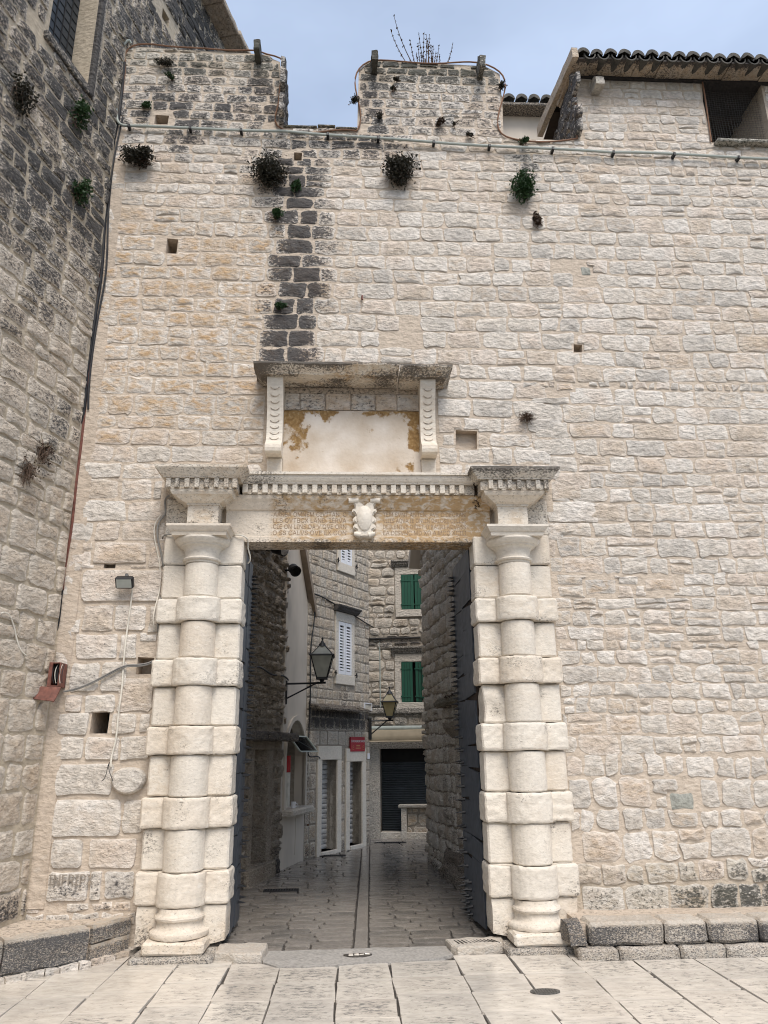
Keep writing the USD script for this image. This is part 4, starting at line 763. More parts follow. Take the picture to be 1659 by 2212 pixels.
mP = polys(Polygon(outP).buffer(0).difference(Polygon(AR).buffer(0)))
putc(hP, "wall", fine(prism([(0, 0), (1, 0), (1, 1)], 0, 1, 0), 9) if False else (lambda vf: (np.stack([vf[0][:, 0], vf[0][:, 2]*.16-.16, vf[0][:, 1]], 1), vf[1]))(arr(trimesh.creation.extrude_polygon(mP, 1.0, engine="earcut"))), "plaster", uvw=FA)
S_ = mP.buffer(0); ring = polys(Polygon(AR).buffer(0).buffer(.07).difference(Polygon(AR).buffer(0)).intersection(sbox(-9, zs_, 9, 9)))
fput(hP, FA, "arch_surround", (lambda vf: (np.stack([vf[0][:, 0], vf[0][:, 2]*.06-.03, vf[0][:, 1]], 1), vf[1]))(arr(trimesh.creation.extrude_polygon(ring, 1.0, engine="earcut"))), "plaster")
fput(hP, FA, "room_back", bx(ul_-.1, ur_+.1, -.30, -.29, zs_-.1, za_+.1), "dark_void")
sl_ = putc(hP, "window_sill", rough(fine(rb(ul_-.09, ur_+.05, -.3, .17, zs_-.095, zs_, .02), .07), .006, 12), "house_stone", uvw=FA, tone=.4)
putc(hP, "lower_panel", bx(U(FA, cd(592, 1500)), U(FA, cd(672, 1500)), -.05, .006, Z(FA, cd(630, 1760)), Z(FA, cd(630, 1330))), "plaster", uvw=FA)
vg = [g1, ((g1[0]+g2[0])/2-.0, (g1[1]+g2[1])/2), g2, (uP, min(g2[1]+1.6, 7.0))]
for i in range(3):
    (a, b), (c, d) = vg[i], vg[i+1]; L = np.hypot(c-a, d-b); tx, tz = (c-a)/L, (d-b)/L; nx, nz_ = -tz, tx
    if nz_ < 0: nx, nz_ = -nx, -nz_
    q = [(a, b), (c, d), (c+nx*.10, d+nz_*.10), (a+nx*.10, b+nz_*.10)]
    vf = arr(trimesh.creation.extrude_polygon(Polygon(q), 1.0, engine="earcut")); fput(hP, FA, "verge_board", (np.stack([vf[0][:, 0], vf[0][:, 2]*.35-.25, vf[0][:, 1]], 1), vf[1]), "brown_render")
# the tilting window light, its frame and stay, and the cloth hung inside
zt_, zb_ = Z(FA, cd(600, 350)), Z(FA, cd(600, 548))
tw = thing("window_flap", "open tilting window light in the pointed arch of the plastered house", "window", (-.9, 5.0, 2))
fl = lambda u, t, e=0: np.array([u, .02+.20*t+e, zt_+(zb_-zt_)*t])
for u0, u1, t0, t1 in ((ul_+.02, ur_-.02, 0, .08), (ul_+.02, ur_-.02, .92, 1), (ul_+.02, ul_+.05, .08, .92), (ur_-.05, ur_-.02, .08, .92)):
    fput(tw, FA, "frame_bar", hull([fl(u, t, e) for u in (u0, u1) for t in (t0, t1) for e in (0, .025)]), "conduit")
fput(tw, FA, "pane", hull([fl(u, t, e) for u in (ul_+.05, ur_-.05) for t in (.08, .92) for e in (.008, .012)]), "pane")
fput(tw, FA, "stay", tube([fl(ul_+.08, .05), fl(ur_-.06, .98)], .008, 5), "conduit")
cl = thing("red_cloth", "red and white cloth hanging inside the pointed window", "cloth", (-.95, 4.9, 1.5))
a, b = U(FA, cd(472, 900), -.12), U(FA, cd(535, 700), -.12); z0, z1, z2 = Z(FA, cd(490, 1210), -.12), Z(FA, cd(500, 790), -.12), Z(FA, cd(515, 590), -.12)
for nm, za, zb, m_ in (("red_part", z1, z2, "red_cloth"), ("white_part", z0, z1-.003, "white_cable")):
    uu = np.linspace(a, b, 13); V = []; 
    for zz in (za, zb): V += [(u, -.12+.012*math.sin(k*1.9), zz) for k, u in enumerate(uu)]
    F = [[k, k+1, 14+k] for k in range(12)]+[[k, 14+k, 13+k] for k in range(12)]; fput(cl, FA, nm, (np.array(V), np.array(F)), m_)
mug = thing("mug", "white mug on the sill of the pointed window", "mug", (-.85, 5.1, 1.1)); X = FA.w(np.array([U(FA, cd(570, 1220), .04), .04, zs_]))
put(mug, "body", lathe([(0, X[2]), (.032, X[2]), (.036, X[2]+.09), (.031, X[2]+.09), (.029, X[2]+.01), (0, X[2]+.01)], X[:2], 18), "white_paint", smooth=35)
put(mug, "handle", tube([(X[0]+.035, X[1], X[2]+.07), (X[0]+.06, X[1], X[2]+.06), (X[0]+.06, X[1], X[2]+.03), (X[0]+.035, X[1], X[2]+.02)], .006, 6), "white_paint", smooth=True)
dp_ = thing("downpipe", "thin white downpipe between the plastered house and the stone shop house", "pipe", (-.78, 5.5, 0))
fput(dp_, FA, "pipe", tube([(uE-.04, .03, .02), (uE-.04, .03, Z(FA, cd(705, 520)))], .014, 8), "white_cable", smooth=40)
for zz in (.5, 1.2, 1.9): fput(dp_, FA, "clip", tube([(uE-.04, .0, zz), (uE-.04, .048, zz)], .018, 8), "rust_wire")

# -- the stone house with white shutters and the two shops
rB = np.random.default_rng(61)
hB = thing("shuttered_house", "pale ashlar house with white louvred shutters above two shop doors", "house", (-.3, 6.4, 0))
BL_ = FB.len; zcan = [Z(FB, c3(260, 1965)), Z(FB, c3(1000, 2170))]; zc_ = sum(zcan)/2
d1 = (U(FB, c4(930, 900)), U(FB, c4(1088, 900)), .06, Z(FB, c4(930, 708), 0)); d2 = (U(FB, c4(1218, 900)), U(FB, c4(1345, 900)), .06, Z(FB, c4(1218, 726)))
w1 = (U(FB, c3(552, 1300)), U(FB, c3(708, 1400)), Z(FB, c3(552, 1640)), Z(FB, c3(555, 1000))); w2 = (U(FB, c3(578, 200)), U(FB, c3(712, 200)), Z(FB, c3(580, 300)), Z(FB, c3(580, 300))+1.35)
holesB = [(*d1, .24), (*d2, .24), (*w1, .10), (*w2, .10)]
cutB = [sbox(d[0]-.15, -.1, d[1]+.15, d[3]+.24) for d in (d1, d2)]+[sbox(w[0]-.12, w[2]-.19, w[1]+.12, w[3]+.20) for w in (w1, w2)]
cells = lay(-.02, BL_, zc_-.02, 6.0, lambda z: (.15, .20), (.7, 1.5), rB, .05, .012)+lay(-.02, BL_, 0, zc_-.03, lambda z: (.20, .27), (.7, 1.4), rB, .05, .012)
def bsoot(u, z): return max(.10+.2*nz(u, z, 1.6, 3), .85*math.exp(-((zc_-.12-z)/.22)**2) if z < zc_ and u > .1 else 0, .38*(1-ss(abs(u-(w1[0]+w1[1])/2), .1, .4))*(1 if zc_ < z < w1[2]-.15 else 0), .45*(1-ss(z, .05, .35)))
def boch(u, z): return .35*nz(u, z, 1.7, 4)+(.7*nz(u, z, 2.5, 5) if z < zc_ else 0)+(.5 if zc_ < z < w1[2] and abs(u-.75) < .35 else 0)
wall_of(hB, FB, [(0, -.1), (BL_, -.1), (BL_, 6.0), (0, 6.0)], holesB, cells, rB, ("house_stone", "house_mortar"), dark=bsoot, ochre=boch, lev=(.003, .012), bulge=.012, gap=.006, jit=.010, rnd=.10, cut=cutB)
FBs = Frame((-2.0, 5.62), (-.781, 5.53))
cells = lay(0, FBs.len, 3.0, 6.3, lambda z: (.22, .26), (1.6, 2.2), rB, 0, .004)
wall_of(hB, FBs, [(0, 0), (FBs.len, 0), (FBs.len, 6.3), (0, 6.3)], [], cells, rB, ("house_stone", "house_mortar"), dark=lambda u, z: .08, ochre=lambda u, z: .35, lev=(.003, .008), bulge=.006, gap=.004, jit=.006, rnd=.05)
def louvre(parent, fr, w, nm="shutter"):
    u0, u1, z0, z1 = w; um_ = (u0+u1)/2
    fput(parent, fr, "window_recess", bx(u0, u1, -.098, -.09, z0, z1), "dark_void")
    for nm2, g in (("window_jamb", rb(u0-.105, u0, -.1, .022, z0-.0, z1, .006)), ("window_jamb", rb(u1, u1+.105, -.1, .022, z0, z1, .006)), ("window_head", rb(u0-.105, u1+.105, -.1, .022, z1+.001, z1+.17, .006)), ("window_sill", rb(u0-.105, u1+.105, -.1, .03, z0-.17, z0-.001, .008))):
        putc(parent, nm2, g, "portal_stone", uvw=fr, tone=.55, dark=.05 if "sill" in nm2 else .15)
    for a, b in ((u0, um_-.004), (um_+.004, u1)):
        s = fput(parent, fr, nm, [bx(a, a+.045, -.02, .018, z0+.006, z1-.006), bx(b-.045, b, -.02, .018, z0+.006, z1-.006), bx(a+.045, b-.045, -.02, .018, z0+.006, z0+.07), bx(a+.045, b-.045, -.02, .018, z1-.07, z1-.006)], "white_paint")
        n = int((z1-z0-.16)/.052)
        for k in range(n):
            z = z0+.085+k*(z1-z0-.165)/n; fput(s, fr, "louvre", hull([(u, w_, z+h) for u in (a+.046, b-.046) for w_, h in ((-.012, .034), (-.004, .036), (.008, .0), (.014, .002))]), "white_paint")
    for a in (u0-.13, u1+.13):
        fput(parent, fr, "shutter_catch", [tube([(a, .0, z0+.02), (a, .05, z0+.02)], .009, 5), tube([(a, .05, z0-.03), (a-.01, .055, z0+.06)], .011, 5), tube([(a-.03, .05, z0+.03), (a+.03, .05, z0+.01)], .009, 5)], "black_iron")
louvre(hB, FB, w1); louvre(hB, FB, w2)
hd = [(-.05, 0), (.06, 0), (.08, .02), (.10, .03), (.12, .06), (.145, .075), (.15, .10), (-.05, .13)]
putc(hB, "window_hood", fine(prism([(y, z+w1[3]+.172) for y, z in hd], w1[0]-.16, w1[1]+.16, 0), .1), "house_stone", uvw=FB, dark=.72, tone=.3)
for k, (u0, u1) in enumerate(zip(np.linspace(.06, BL_-.35, 6), np.linspace(.06, BL_-.35, 6)[1:])):
    z = zcan[0]+(zcan[1]-zcan[0])*(k/5)
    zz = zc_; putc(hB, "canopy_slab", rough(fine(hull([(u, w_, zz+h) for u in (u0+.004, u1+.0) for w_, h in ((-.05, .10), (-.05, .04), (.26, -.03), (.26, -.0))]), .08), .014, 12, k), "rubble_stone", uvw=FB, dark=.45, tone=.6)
def shop(parent, fr, d, lab, dark):
    u0, u1, z0, z1 = d
    for nm, g in (("door_jamb", rb(u0-.13, u0, -.235, .03, 0, z1, .006)), ("door_jamb", rb(u1, u1+.13, -.235, .03, 0, z1, .006)), ("door_lintel", rb(u0-.13, u1+.13, -.34, .032, z1+.001, z1+.22, .006)), ("door_step", rb(u0, u1, -.34, .04, -.05, z0, .006))):
        putc(parent, nm, fine(g, .3), "portal_stone", uvw=fr, tone=.5, dark=.03)
    s = fput(parent, fr, "roller_shutter", bx(u0, u1, -.20, -.195, z0, z1), "dark_shutter", label=lab)
    n = int((z1-z0)/.078)
    for k in range(n):
        z = z0+k*(z1-z0)/n; h = (z1-z0)/n; fput(s, fr, "slat", hull([(u, w_, z+q) for u in (u0+.003, u1-.003) for w_, q in ((-.193, .006), (-.185, .004), (-.176, h*.35), (-.176, h*.65), (-.185, h-.006), (-.193, h-.004))]), "shop_shutter")
shop(hB, FB, d1, "grey slatted roller shutter of the first shop door", .2); shop(hB, FB, d2, "grey slatted roller shutter of the second shop door", .4)
vb = [U(FB, c3(855, 2000)), U(FB, c3(945, 2050)), Z(FB, c3(900, 2080)), Z(FB, c3(900, 1985))]
vt = thing("vent_grille", "white square vent grille on the corner of the shuttered house", "vent", FB.w(np.array([vb[0], 0, vb[2]])))
fput(vt, FB, "frame", [bx(vb[0], vb[1], .0, .035, vb[2], vb[2]+.02), bx(vb[0], vb[1], 0, .035, vb[3]-.02, vb[3]), bx(vb[0], vb[0]+.02, 0, .035, vb[2]+.02, vb[3]-.02), bx(vb[1]-.02, vb[1], 0, .035, vb[2]+.02, vb[3]-.02)], "white_paint")
for k in range(7): z = vb[2]+.025+k*(vb[3]-vb[2]-.05)/7; fput(vt, FB, "slat", bx(vb[0]+.02, vb[1]-.02, .012, .024, z, z+.014), "white_cable")
sg = [U(FB, c4(1232, 550), .03), U(FB, c4(1378, 560), .03), Z(FB, c4(1232, 622), .03), Z(FB, c4(1232, 470), .03)]
so = thing("shop_sign", "red souvenir shop sign over the second shop door", "sign", FB.w(np.array([sg[0], .03, sg[2]])))
fput(so, FB, "board", rb(sg[0], sg[1], .012, .045, sg[2], sg[3], .006), "red_sign")
def letters(parent, fr, text, u0, u1, z, h, w, m_, nm="lettering"):
    v, f = arr(meshkit.text_mesh(text, h, .002)); v[:, 0] -= v[:, 0].min(); v[:, 0] *= (u1-u0)/v[:, 0].max(); fput(parent, fr, nm, (np.stack([v[:, 0]+u0, w+v[:, 2], v[:, 1]+z], 1), f), m_)
hh = sg[3]-sg[2]; ww = sg[1]-sg[0]
letters(so, FB, "SOUVENIR SHOP", sg[0]+.02*ww, sg[1]-.02*ww, sg[2]+.64*hh, .15*hh, .0455, "sign_white")
for k, (q, zz) in enumerate(((.30, .30), (.36, .17))): letters(so, FB, "souvenirs" if k else "gift", sg[0]+ww*(.5-.18), sg[0]+ww*(.5+.18), sg[2]+zz*hh, .06*hh, .0455, "sign_gold", "small_lettering") if k < 0 else None
for uu in (.16, .86):
    for k in range(3): fput(so, FB, "emblem", tube([(sg[0]+ww*(uu-.05), .047, sg[2]+hh*(.10+.12*k)), (sg[0]+ww*uu, .047, sg[2]+hh*(.16+.12*k)), (sg[0]+ww*(uu+.05), .047, sg[2]+hh*(.12+.12*k))], .0045, 4), "sign_gold")
fput(so, FB, "emblem_bar", bx(sg[0]+ww*.33, sg[0]+ww*.68, .045, .047, sg[2]+hh*.2, sg[2]+hh*.26), "sign_gold")
fput(so, FB, "emblem_bar", bx(sg[0]+ww*.37, sg[0]+ww*.64, .045, .047, sg[2]+hh*.36, sg[2]+hh*.45), "sign_gold")
nb = [U(FB, c6(312, 540)), U(FB, c6(336, 540)), Z(FB, c6(325, 568)), Z(FB, c6(325, 505))]
np_ = thing("number_plate", "small white plate beside the second shop door", "plate", FB.w(np.array([nb[0], 0, nb[2]]))); fput(np_, FB, "plate", rb(nb[0], nb[1], .0, .02, nb[2], nb[3], .004), "white_paint")

# -- the house that closes the alley, with green shutters
rC = np.random.default_rng(71)
hC = thing("green_shutter_house", "rough stone house closing the alley with two green-shuttered windows", "house", (1.0, 8.2, 0))
uR = U(FC, (911, 1200)); uL = -1.3
gw = []
for (x0, y0), (x1, y1), sp_ in (((577, 450), (803, 875), 733), ((580, 1495), (832, 1985), 722)):
    gw.append((U(FC, c5(x0, (y0+y1)/2)), U(FC, c5(x1, (y0+y1)/2))+.12, Z(FC, c5(x0, y1-5)), Z(FC, c5(x0, y0)), U(FC, c5(sp_, (y0+y1)/2))))
sh = (U(FC, c6(458, 900)), U(FC, c6(945, 900))+.6, .10, Z(FC, c6(455, 458)))
ztube = Z(FC, c6(400, 215)); zstr = Z(FC, c5(240, 1215)); zstr2 = Z(FC, c5(400, 2055))
holesC = [(g[0], g[1], g[2], g[3], .12) for g in gw]+[(*sh, .3)]
cutC = [sbox(g[0]-.14, g[2]-.18, g[1]+.14, g[3]+.36) for g in gw]+[sbox(sh[0]-.33, -.1, 9, sh[3]+.3), sbox(uL, zstr-.02, 9, zstr+.02), sbox(uL, zstr2-.10, 9, zstr2+.02), sbox(uL, ztube-.2, 9, ztube+.02)]
cells = lay(uL, 2.6, 0, 6.8, lambda z: (.13, .22), (1.0, 2.0), rC, .10, .03)
wall_of(hC, FC, [(uL, -.1), (2.6, -.1), (2.6, 3.4), (uR, 3.4), (uR, 6.3), (uL, 6.3)], holesC, cells, rC, ("house_stone", "house_mortar"), dark=lambda u, z: .12+.25*nz(u, z, 2, 1)+.4*math.exp(-((z-zstr+.08)/.1)**2)+.45*math.exp(-((z-zstr2)/.12)**2), ochre=lambda u, z: .3*nz(u, z, 2, 4), lev=(.004, .025), bulge=.025, gap=.008, jit=.03, rnd=.25, cut=cutC)
for i, g in enumerate(gw):
    u0, u1, z0, z1, us = g
    for nm, q in (("window_jamb", rb(u0-.13, u0, -.12, .025, z0, z1, .008)), ("window_jamb", rb(u1, u1+.13, -.12, .025, z0, z1, .008)), ("window_head", rb(u0-.13, u1+.13, -.12, .027, z1+.001, z1+.17, .008)), ("window_sill", rb(u0-.12, u1+.12, -.12, .05, z0-.15, z0-.001, .01))):
        putc(hC, nm, fine(q, .2), "house_stone", uvw=FC, tone=.35, dark=.12)
    putc(hC, "window_hood", fine(prism([(y, z+z1+.174) for y, z in ((-.05, 0), (.05, 0), (.06, .03), (.09, .045), (.10, .08), (.13, .10), (.13, .13), (-.05, .14))], u0-.2, u1+.2, 0), .1), "house_stone", uvw=FC, dark=.42, tone=.2)
    fput(hC, FC, "window_recess", bx(u0, u1, -.118, -.11, z0, z1), "dark_void")
    for a, b, op in ((u0+.006, us-.012, 0), (us+(.012 if i == 0 else .05), u1-.006, .0 if i == 0 else .06)):
        s = fput(hC, FC, "shutter", hull([(a, .0, z0+.01), (a, .035, z0+.01), (b, .0-op, z0+.01), (b, .035-op, z0+.01), (a, .0, z1-.008), (a, .035, z1-.008), (b, .0-op, z1-.008), (b, .035-op, z1-.008)]), "green_paint")
        n = 4
        for k in range(1, n): fput(s, FC, "board_joint", bx(a+(b-a)*k/n-.003, a+(b-a)*k/n+.003, .02-op, .0362, z0+.02, z1-.02), "dark_void")
        for zz in (z0+.14*(z1-z0), z0+.82*(z1-z0)): fput(s, FC, "hinge_strap", bx(a-.02, a+.19, .036, .044, zz-.012, zz+.012), "green_paint")
putc(hC, "string_course", rough(fine(rb(uL, 2.6, -.05, .05, zstr-.015, zstr+.015, .006), .25), .006, 10), "rubble_stone", uvw=FC, dark=.9)
putc(hC, "string_course", rough(fine(rb(uL, 2.6, -.05, .09, zstr2-.10, zstr2+.015, .02), .25), .008, 10), "house_stone", uvw=FC, dark=.4)
putc(hC, "door_jamb", fine(rb(sh[0]-.28, sh[0], -.28, .03, -.05, sh[3]+.05, .01), .2), "house_stone", uvw=FC, dark=.25, tone=.3)
putc(hC, "door_lintel", fine(rb(sh[0]-.28, 2.6, -.28, .035, sh[3]+.001, sh[3]+.27, .01), .2), "house_stone", uvw=FC, dark=.3, tone=.3)
putc(hC, "door_step", fine(rb(sh[0], sh[0]+1.0, -.28, .06, -.05, .12, .01), .2), "house_stone", uvw=FC, tone=.5)
rs = fput(hC, FC, "roller_shutter", bx(sh[0], sh[1], -.25, -.245, sh[2], sh[3]), "dark_shutter", label="dark roller shutter of the house closing the alley")
zt2 = Z(FC, c6(460, 600), -.2); n = 30
fput(rs, FC, "shutter_box", bx(sh[0], sh[1], -.245, -.20, zt2, sh[3]), "dark_void")
for k in range(n):
    z = sh[2]+k*(zt2-sh[2])/n; h = (zt2-sh[2])/n; fput(rs, FC, "slat", hull([(u, w_, z+q) for u in (sh[0]+.004, sh[1]-.01) for w_, q in ((-.244, .004), (-.232, .004), (-.214, h*.4), (-.214, h*.7), (-.232, h-.006), (-.244, h-.004))]), "dark_shutter")
aw = thing("awning", "rolled beige awning under a grey roller tube above the dark shutter", "awning", FC.w(np.array([.5, .2, 2.2])))
fput(aw, FC, "roller_tube", tube([(uL+.6, .22, ztube-.05), (2.4, .22, ztube-.05)], .05, 12), "conduit", smooth=40)
zv0, zv1 = Z(FC, c6(600, 262), .22), Z(FC, c6(600, 372), .22)
vv = []; nn = 25
for k, (w_, z) in enumerate(((.245, ztube-.09), (.30, zv0+.02), (.33, (zv0+zv1)/2), (.315, zv1+.03), (.30, zv1))): vv.append(np.array([[u, w_+.008*math.sin(j*1.1), z+.006*math.sin(j*.7)] for j, u in enumerate(np.linspace(uL+.6, 2.4, nn))]))
V = np.vstack(vv+[q-np.array([0, .008, 0]) for q in vv[::-1]]); F = []
for i in range(len(vv)*2):
    i2 = (i+1) % (len(vv)*2)
    for j in range(nn-1): F += [[i*nn+j, i*nn+j+1, i2*nn+j+1], [i*nn+j, i2*nn+j+1, i2*nn+j]]
fput(aw, FC, "valance", (V, np.array(F)), "awning_cloth", smooth=40)
fput(aw, FC, "front_rail", tube([(uL+.6, .31, zv1-.01), (2.4, .31, zv1-.01)], .014, 8), "awning_cloth")
ct = thing("shop_counter", "low stone counter with a moulded slab before the dark roller shutter", "counter", FC.w(np.array([1.2, .3, 0])))
k0, k1 = U(FC, c6(684, 1250), .1), U(FC, c6(742, 1250), .1); kz = Z(FC, c6(700, 1070), .1)
putc(ct, "post", fine(rb(k0, k1, -.15, .10, -.05, kz-.045, .008), .2), "house_stone", uvw=FC, tone=.5)
putc(ct, "slab", fine(prism([(-.2, kz-.045), (.11, kz-.045), (.12, kz-.03), (.15, kz-.02), (.16, kz+.01), (-.2, kz+.01)], k0-.05, 2.4, 0), .2), "house_stone", uvw=FC, tone=.6)
wall_of(ct, FC, [(k1+.004, -.05), (2.3, -.05), (2.3, kz-.05), (k1+.004, kz-.05)], [], lay(k1+.004, 2.3, 0, kz-.05, lambda z: (.22, .27), (1.0, 1.6), rC, 0, .02), rC, ("house_stone", "house_mortar"), depth=.2, dark=lambda u, z: .25*(1-ss(z, .1, .4)), ochre=lambda u, z: .8, rnd=.2)

# -- the long bare wall on the right
rD = np.random.default_rng(81)
hD = thing("side_house", "tall bare rubble-stone house wall along the right side of the alley", "house", (D0[0], D0[1], 0))
zD0 = Z(FD, (914, 1224)); LD = 4.35
cells = lay(0, LD, -.05, 7.0, lambda z: (.15, .24), (.9, 2.0), rD, .12, .05)
zg = Z(FD, c5(1200, 1920)); ug = U(FD, c5(1085, 1960))
wall_of(hD, FD, [(0, -.1), (LD, -.1), (LD, 4.2), (2.4, 4.9), (1.0, 6.3), (.0, zD0)], [], cells, rD, ("side_stone", "house_mortar"), dark=lambda u, z: .03+.14*nz(u, z, 1.6, 3)+(.15*(1-ss(z, zg-.5, zg))*ss(u, ug-.2, ug+.2))+.25*(1-ss(z, .0, .35)), ochre=lambda u, z: .1+.35*nz(u, z, 1.3, 4), lev=(.0, .035), bulge=.04, gap=.007, jit=.035, rnd=.25)
q = [(0, zD0), (1.5, 7.0), (1.5, 7.14), (-.04, zD0+.10)]
for a, b in zip(np.linspace(0, 1, 6)[:-1], np.linspace(0, 1, 6)[1:]):
    lo = lambda t: np.array([1.0*t, zD0+(6.3-zD0)*t]); P = [lo(a), lo(b), lo(b)+[-.09, .05], lo(a)+[-.09, .05]]; vf = arr(trimesh.creation.extrude_polygon(Polygon(P), 1.0, engine="earcut"))
    fput(hD, FD, "verge_slab", (np.stack([vf[0][:, 0], vf[0][:, 2]*.5-.30, vf[0][:, 1]], 1), vf[1]), "plaster")
putc(hD, "ledge_slab", rough(fine(rb(ug, LD, -.1, .14, zg-.10, zg, .03), .06), .03, 7), "rubble_stone", uvw=FD, dark=.3, tone=.6, lichen=.6)
zc2, uc2 = Z(FD, c6(1260, 230), .1), U(FD, c6(1160, 240), .12)
putc(hD, "corbel", rough(fine(hull([(u, w, zc2+z) for u in (uc2, uc2+.8) for w, z in ((-.05, .07), (.16, .07), (.15, .0), (.04, -.12), (-.05, -.13))]), .06), .015, 9), "rubble_stone", uvw=FD, dark=.25, tone=.6)
for z0, z1, w in ((.0, .34, .10), (.0, .2, .16)): putc(hD, "foot_rubble", rough(fine(rb(1.0+w*2, LD, -.1, w, z0-.05, z1, .05), .12), .05, 5), "rubble_stone", uvw=FD, dark=.35, smooth=30)

# ------------------------------------------------------------------ gate doors with plates and spikes
def leaf(lab, P0, P1, side, zs, lens, seed):
    fr = Frame(P0, P1) if side > 0 else Frame(P1, P0); L = fr.len; r_ = np.random.default_rng(seed)
    t = thing("gate_door", lab, "door", (P0[0], P0[1], .03), group="spiked doors of the gateway")
    for k in range(5): put(t, "plank", rb(k*L/5+.003, (k+1)*L/5-.003, -.085, -.004, .05, 3.60, .006), "dark_wood", uvw=fr)
    z = .05; 
    while z < 3.58:
        h = r_.uniform(.16, .34); h = min(h, 3.6-z)
        for a, b in ((0, L*.52), (L*.48, L)):
            s = r_.uniform(-.07, .07); w0 = .0 if a == 0 else .006
            put(t, "iron_plate", rough(fine(hull([(u, w, z+q+(s*(u-a)/L)) for u in (a+.002, b-.002) for q in (.004, h-.003) for w in (-.003, w0+.006+.004*r_.random())]), .12), .003, 9), "door_plate", uvw=fr, smooth=25)
        z += h
    free = L if side > 0 else 0.0
    for z, n in zs:
        for j in range(n):
            u = free+(-1 if side > 0 else 1)*(.02+.16*j+r_.uniform(0, .03)); ln = r_.uniform(*lens); zz = z+r_.uniform(-.012, .012)
            put(t, "spike", tube([(u, -.01, zz), (u, .012, zz), (u+r_.uniform(-.008, .008), ln, zz+r_.uniform(-.012, .004))], [.019, .017, .0015], 5), "black_iron", uvw=fr)
    return t
zsR = [(3.50-.056*k, 1) for k in range(31)]+[(1.74-.125*k, 2) for k in range(11)]+[(.36-.07*k, 3) for k in range(5)]
zsL = [(3.50-.050*k, 1) for k in range(36)]+[(1.66-.13*k, 2) for k in range(12)]
leaf("left plated gate door with spikes, standing open against the alley wall", (-1.165, .20), (-1.19, 1.02), 1, zsL, (.075, .105), 5)
leaf("right plated gate door with spikes, standing open against the alley wall", (1.150, .20), (1.105, 1.12), -1, zsR, (.06, .09), 6)

# ------------------------------------------------------------------ lanterns and other fittings in the alley
def lantern(lab, base, dirv, L, drop, up, glass, mount, turn, sc=1.0):
    """A four-sided street lantern standing on a wall arm; base is the arm's root."""
    b = np.array(base, float); d = np.array(dirv, float); d /= np.linalg.norm(d); e = b+d*L
    t = thing("street_lantern", lab, "street lamp", tuple(b))
    put(t, "mount", rb(b[0]-.03, b[0]+.03, b[1]-.03, b[1]+.03, b[2]-drop, b[2]+.05, .008), "black_iron")
    put(t, "arm", tube([b, e+d*.06], .016, 6), "black_iron"); put(t, "brace", tube([b-np.array([0, 0, drop*.75]), b+d*L*.86], .012, 6), "black_iron")
    c = e+np.array([0, 0, .05]); a0 = turn; hb, ht, H = .075*sc, .165*sc, .35*sc
    put(t, "stem", tube([e, c+np.array([0, 0, .02])], [.02, .05], 8), "black_iron")
    cor = lambda k, r, z: c+np.array([r*math.sqrt(2)*math.cos(a0+k*math.pi/2), r*math.sqrt(2)*math.sin(a0+k*math.pi/2), z])
    put(t, "bottom_plate", hull([cor(k, hb+.01, z) for k in range(4) for z in (.0, .03)]), "black_iron")
    for k in range(4):
        put(t, "edge_bar", tube([cor(k, hb, .02), cor(k, ht, H)], .010, 5), "black_iron"); put(t, "top_rail", tube([cor(k, ht+.012, H), cor(k+1, ht+.012, H)], .014, 5), "black_iron"); put(t, "hip_bar", tube([cor(k, ht, H), cor(k, .04, H+.15)], .008, 5), "black_iron")
        put(t, "pane", (np.array([cor(k, hb, .03), cor(k+1, hb, .03), cor(k+1, ht, H), cor(k, ht, H)]), np.array([[0, 1, 2], [0, 2, 3]])), glass[0])
        put(t, "roof_pane", (np.array([cor(k, ht, H), cor(k+1, ht, H), cor(k+1, .04, H+.15), cor(k, .04, H+.15)]), np.array([[0, 1, 2], [0, 2, 3]])), glass[1])
    put(t, "cap", lathe([(.07, H+.14), (.055, H+.155), (.05, H+.18), (.028, H+.20), (.02, H+.22), (.008, H+.235), (.018, H+.262), (.006, H+.28), (0, H+.29)], (0, 0), 12) if False else (lambda vf: (vf[0]+c, vf[1]))(lathe([(.07, H+.14), (.055, H+.155), (.05, H+.18), (.028, H+.20), (.02, H+.22), (.008, H+.235), (.018, H+.262), (.006, H+.28), (0, H+.29)], (0, 0), 12)), "black_iron", smooth=40)
    return t
b1 = FA.w(np.array([uP, .03, Z(FA, c2(740, 1975), .03)]))
lantern("frosted street lantern on a black arm from the rubble house", b1, FA.n, .57, .30, 0, ("lamp_glass", "lamp_glass"), None, 2.35)
b2 = FB.w(np.array([FB.len-.02, .03, 0])); b2[2] = FC.uz(*c6(372, 160), .75)[1]
lantern("amber street lantern at the corner of the shuttered house", b2, (1.0, -.08, 0), .37, .34, 0, ("amber_glass", "amber_glass"), None, 2.2, .82)
for i, (p, r, L, lab, w) in enumerate(((c2(655, 155), .085, .22, "black floodlight nearest the lintel on the rubble house", .22), (c2(862, 435), .085, .16, "black floodlight under the verge of the plastered house", .16))):
    X = FA.w(np.array([U(FA, p, w), w, Z(FA, p, w)])); t = thing("floodlight", lab, "floodlight", tuple(X))
    ax = np.array([.75, -.55, -.35]) if i == 0 else np.array([.35, -.8, -.5]); ax /= np.linalg.norm(ax)
    put(t, "housing", tube([X-ax*L*.5, X-ax*L*.42, X+ax*L*.45, X+ax*L*.5], [r*.6, r*.95, r, r*1.05], 16), "black_iron", smooth=40)
    put(t, "lens", tube([X+ax*L*.5, X+ax*(L*.5+.006)], [r*.85, r*.82], 16), "pane"); put(t, "bracket", tube([X, X-FA.n*w], .015, 6), "black_iron")
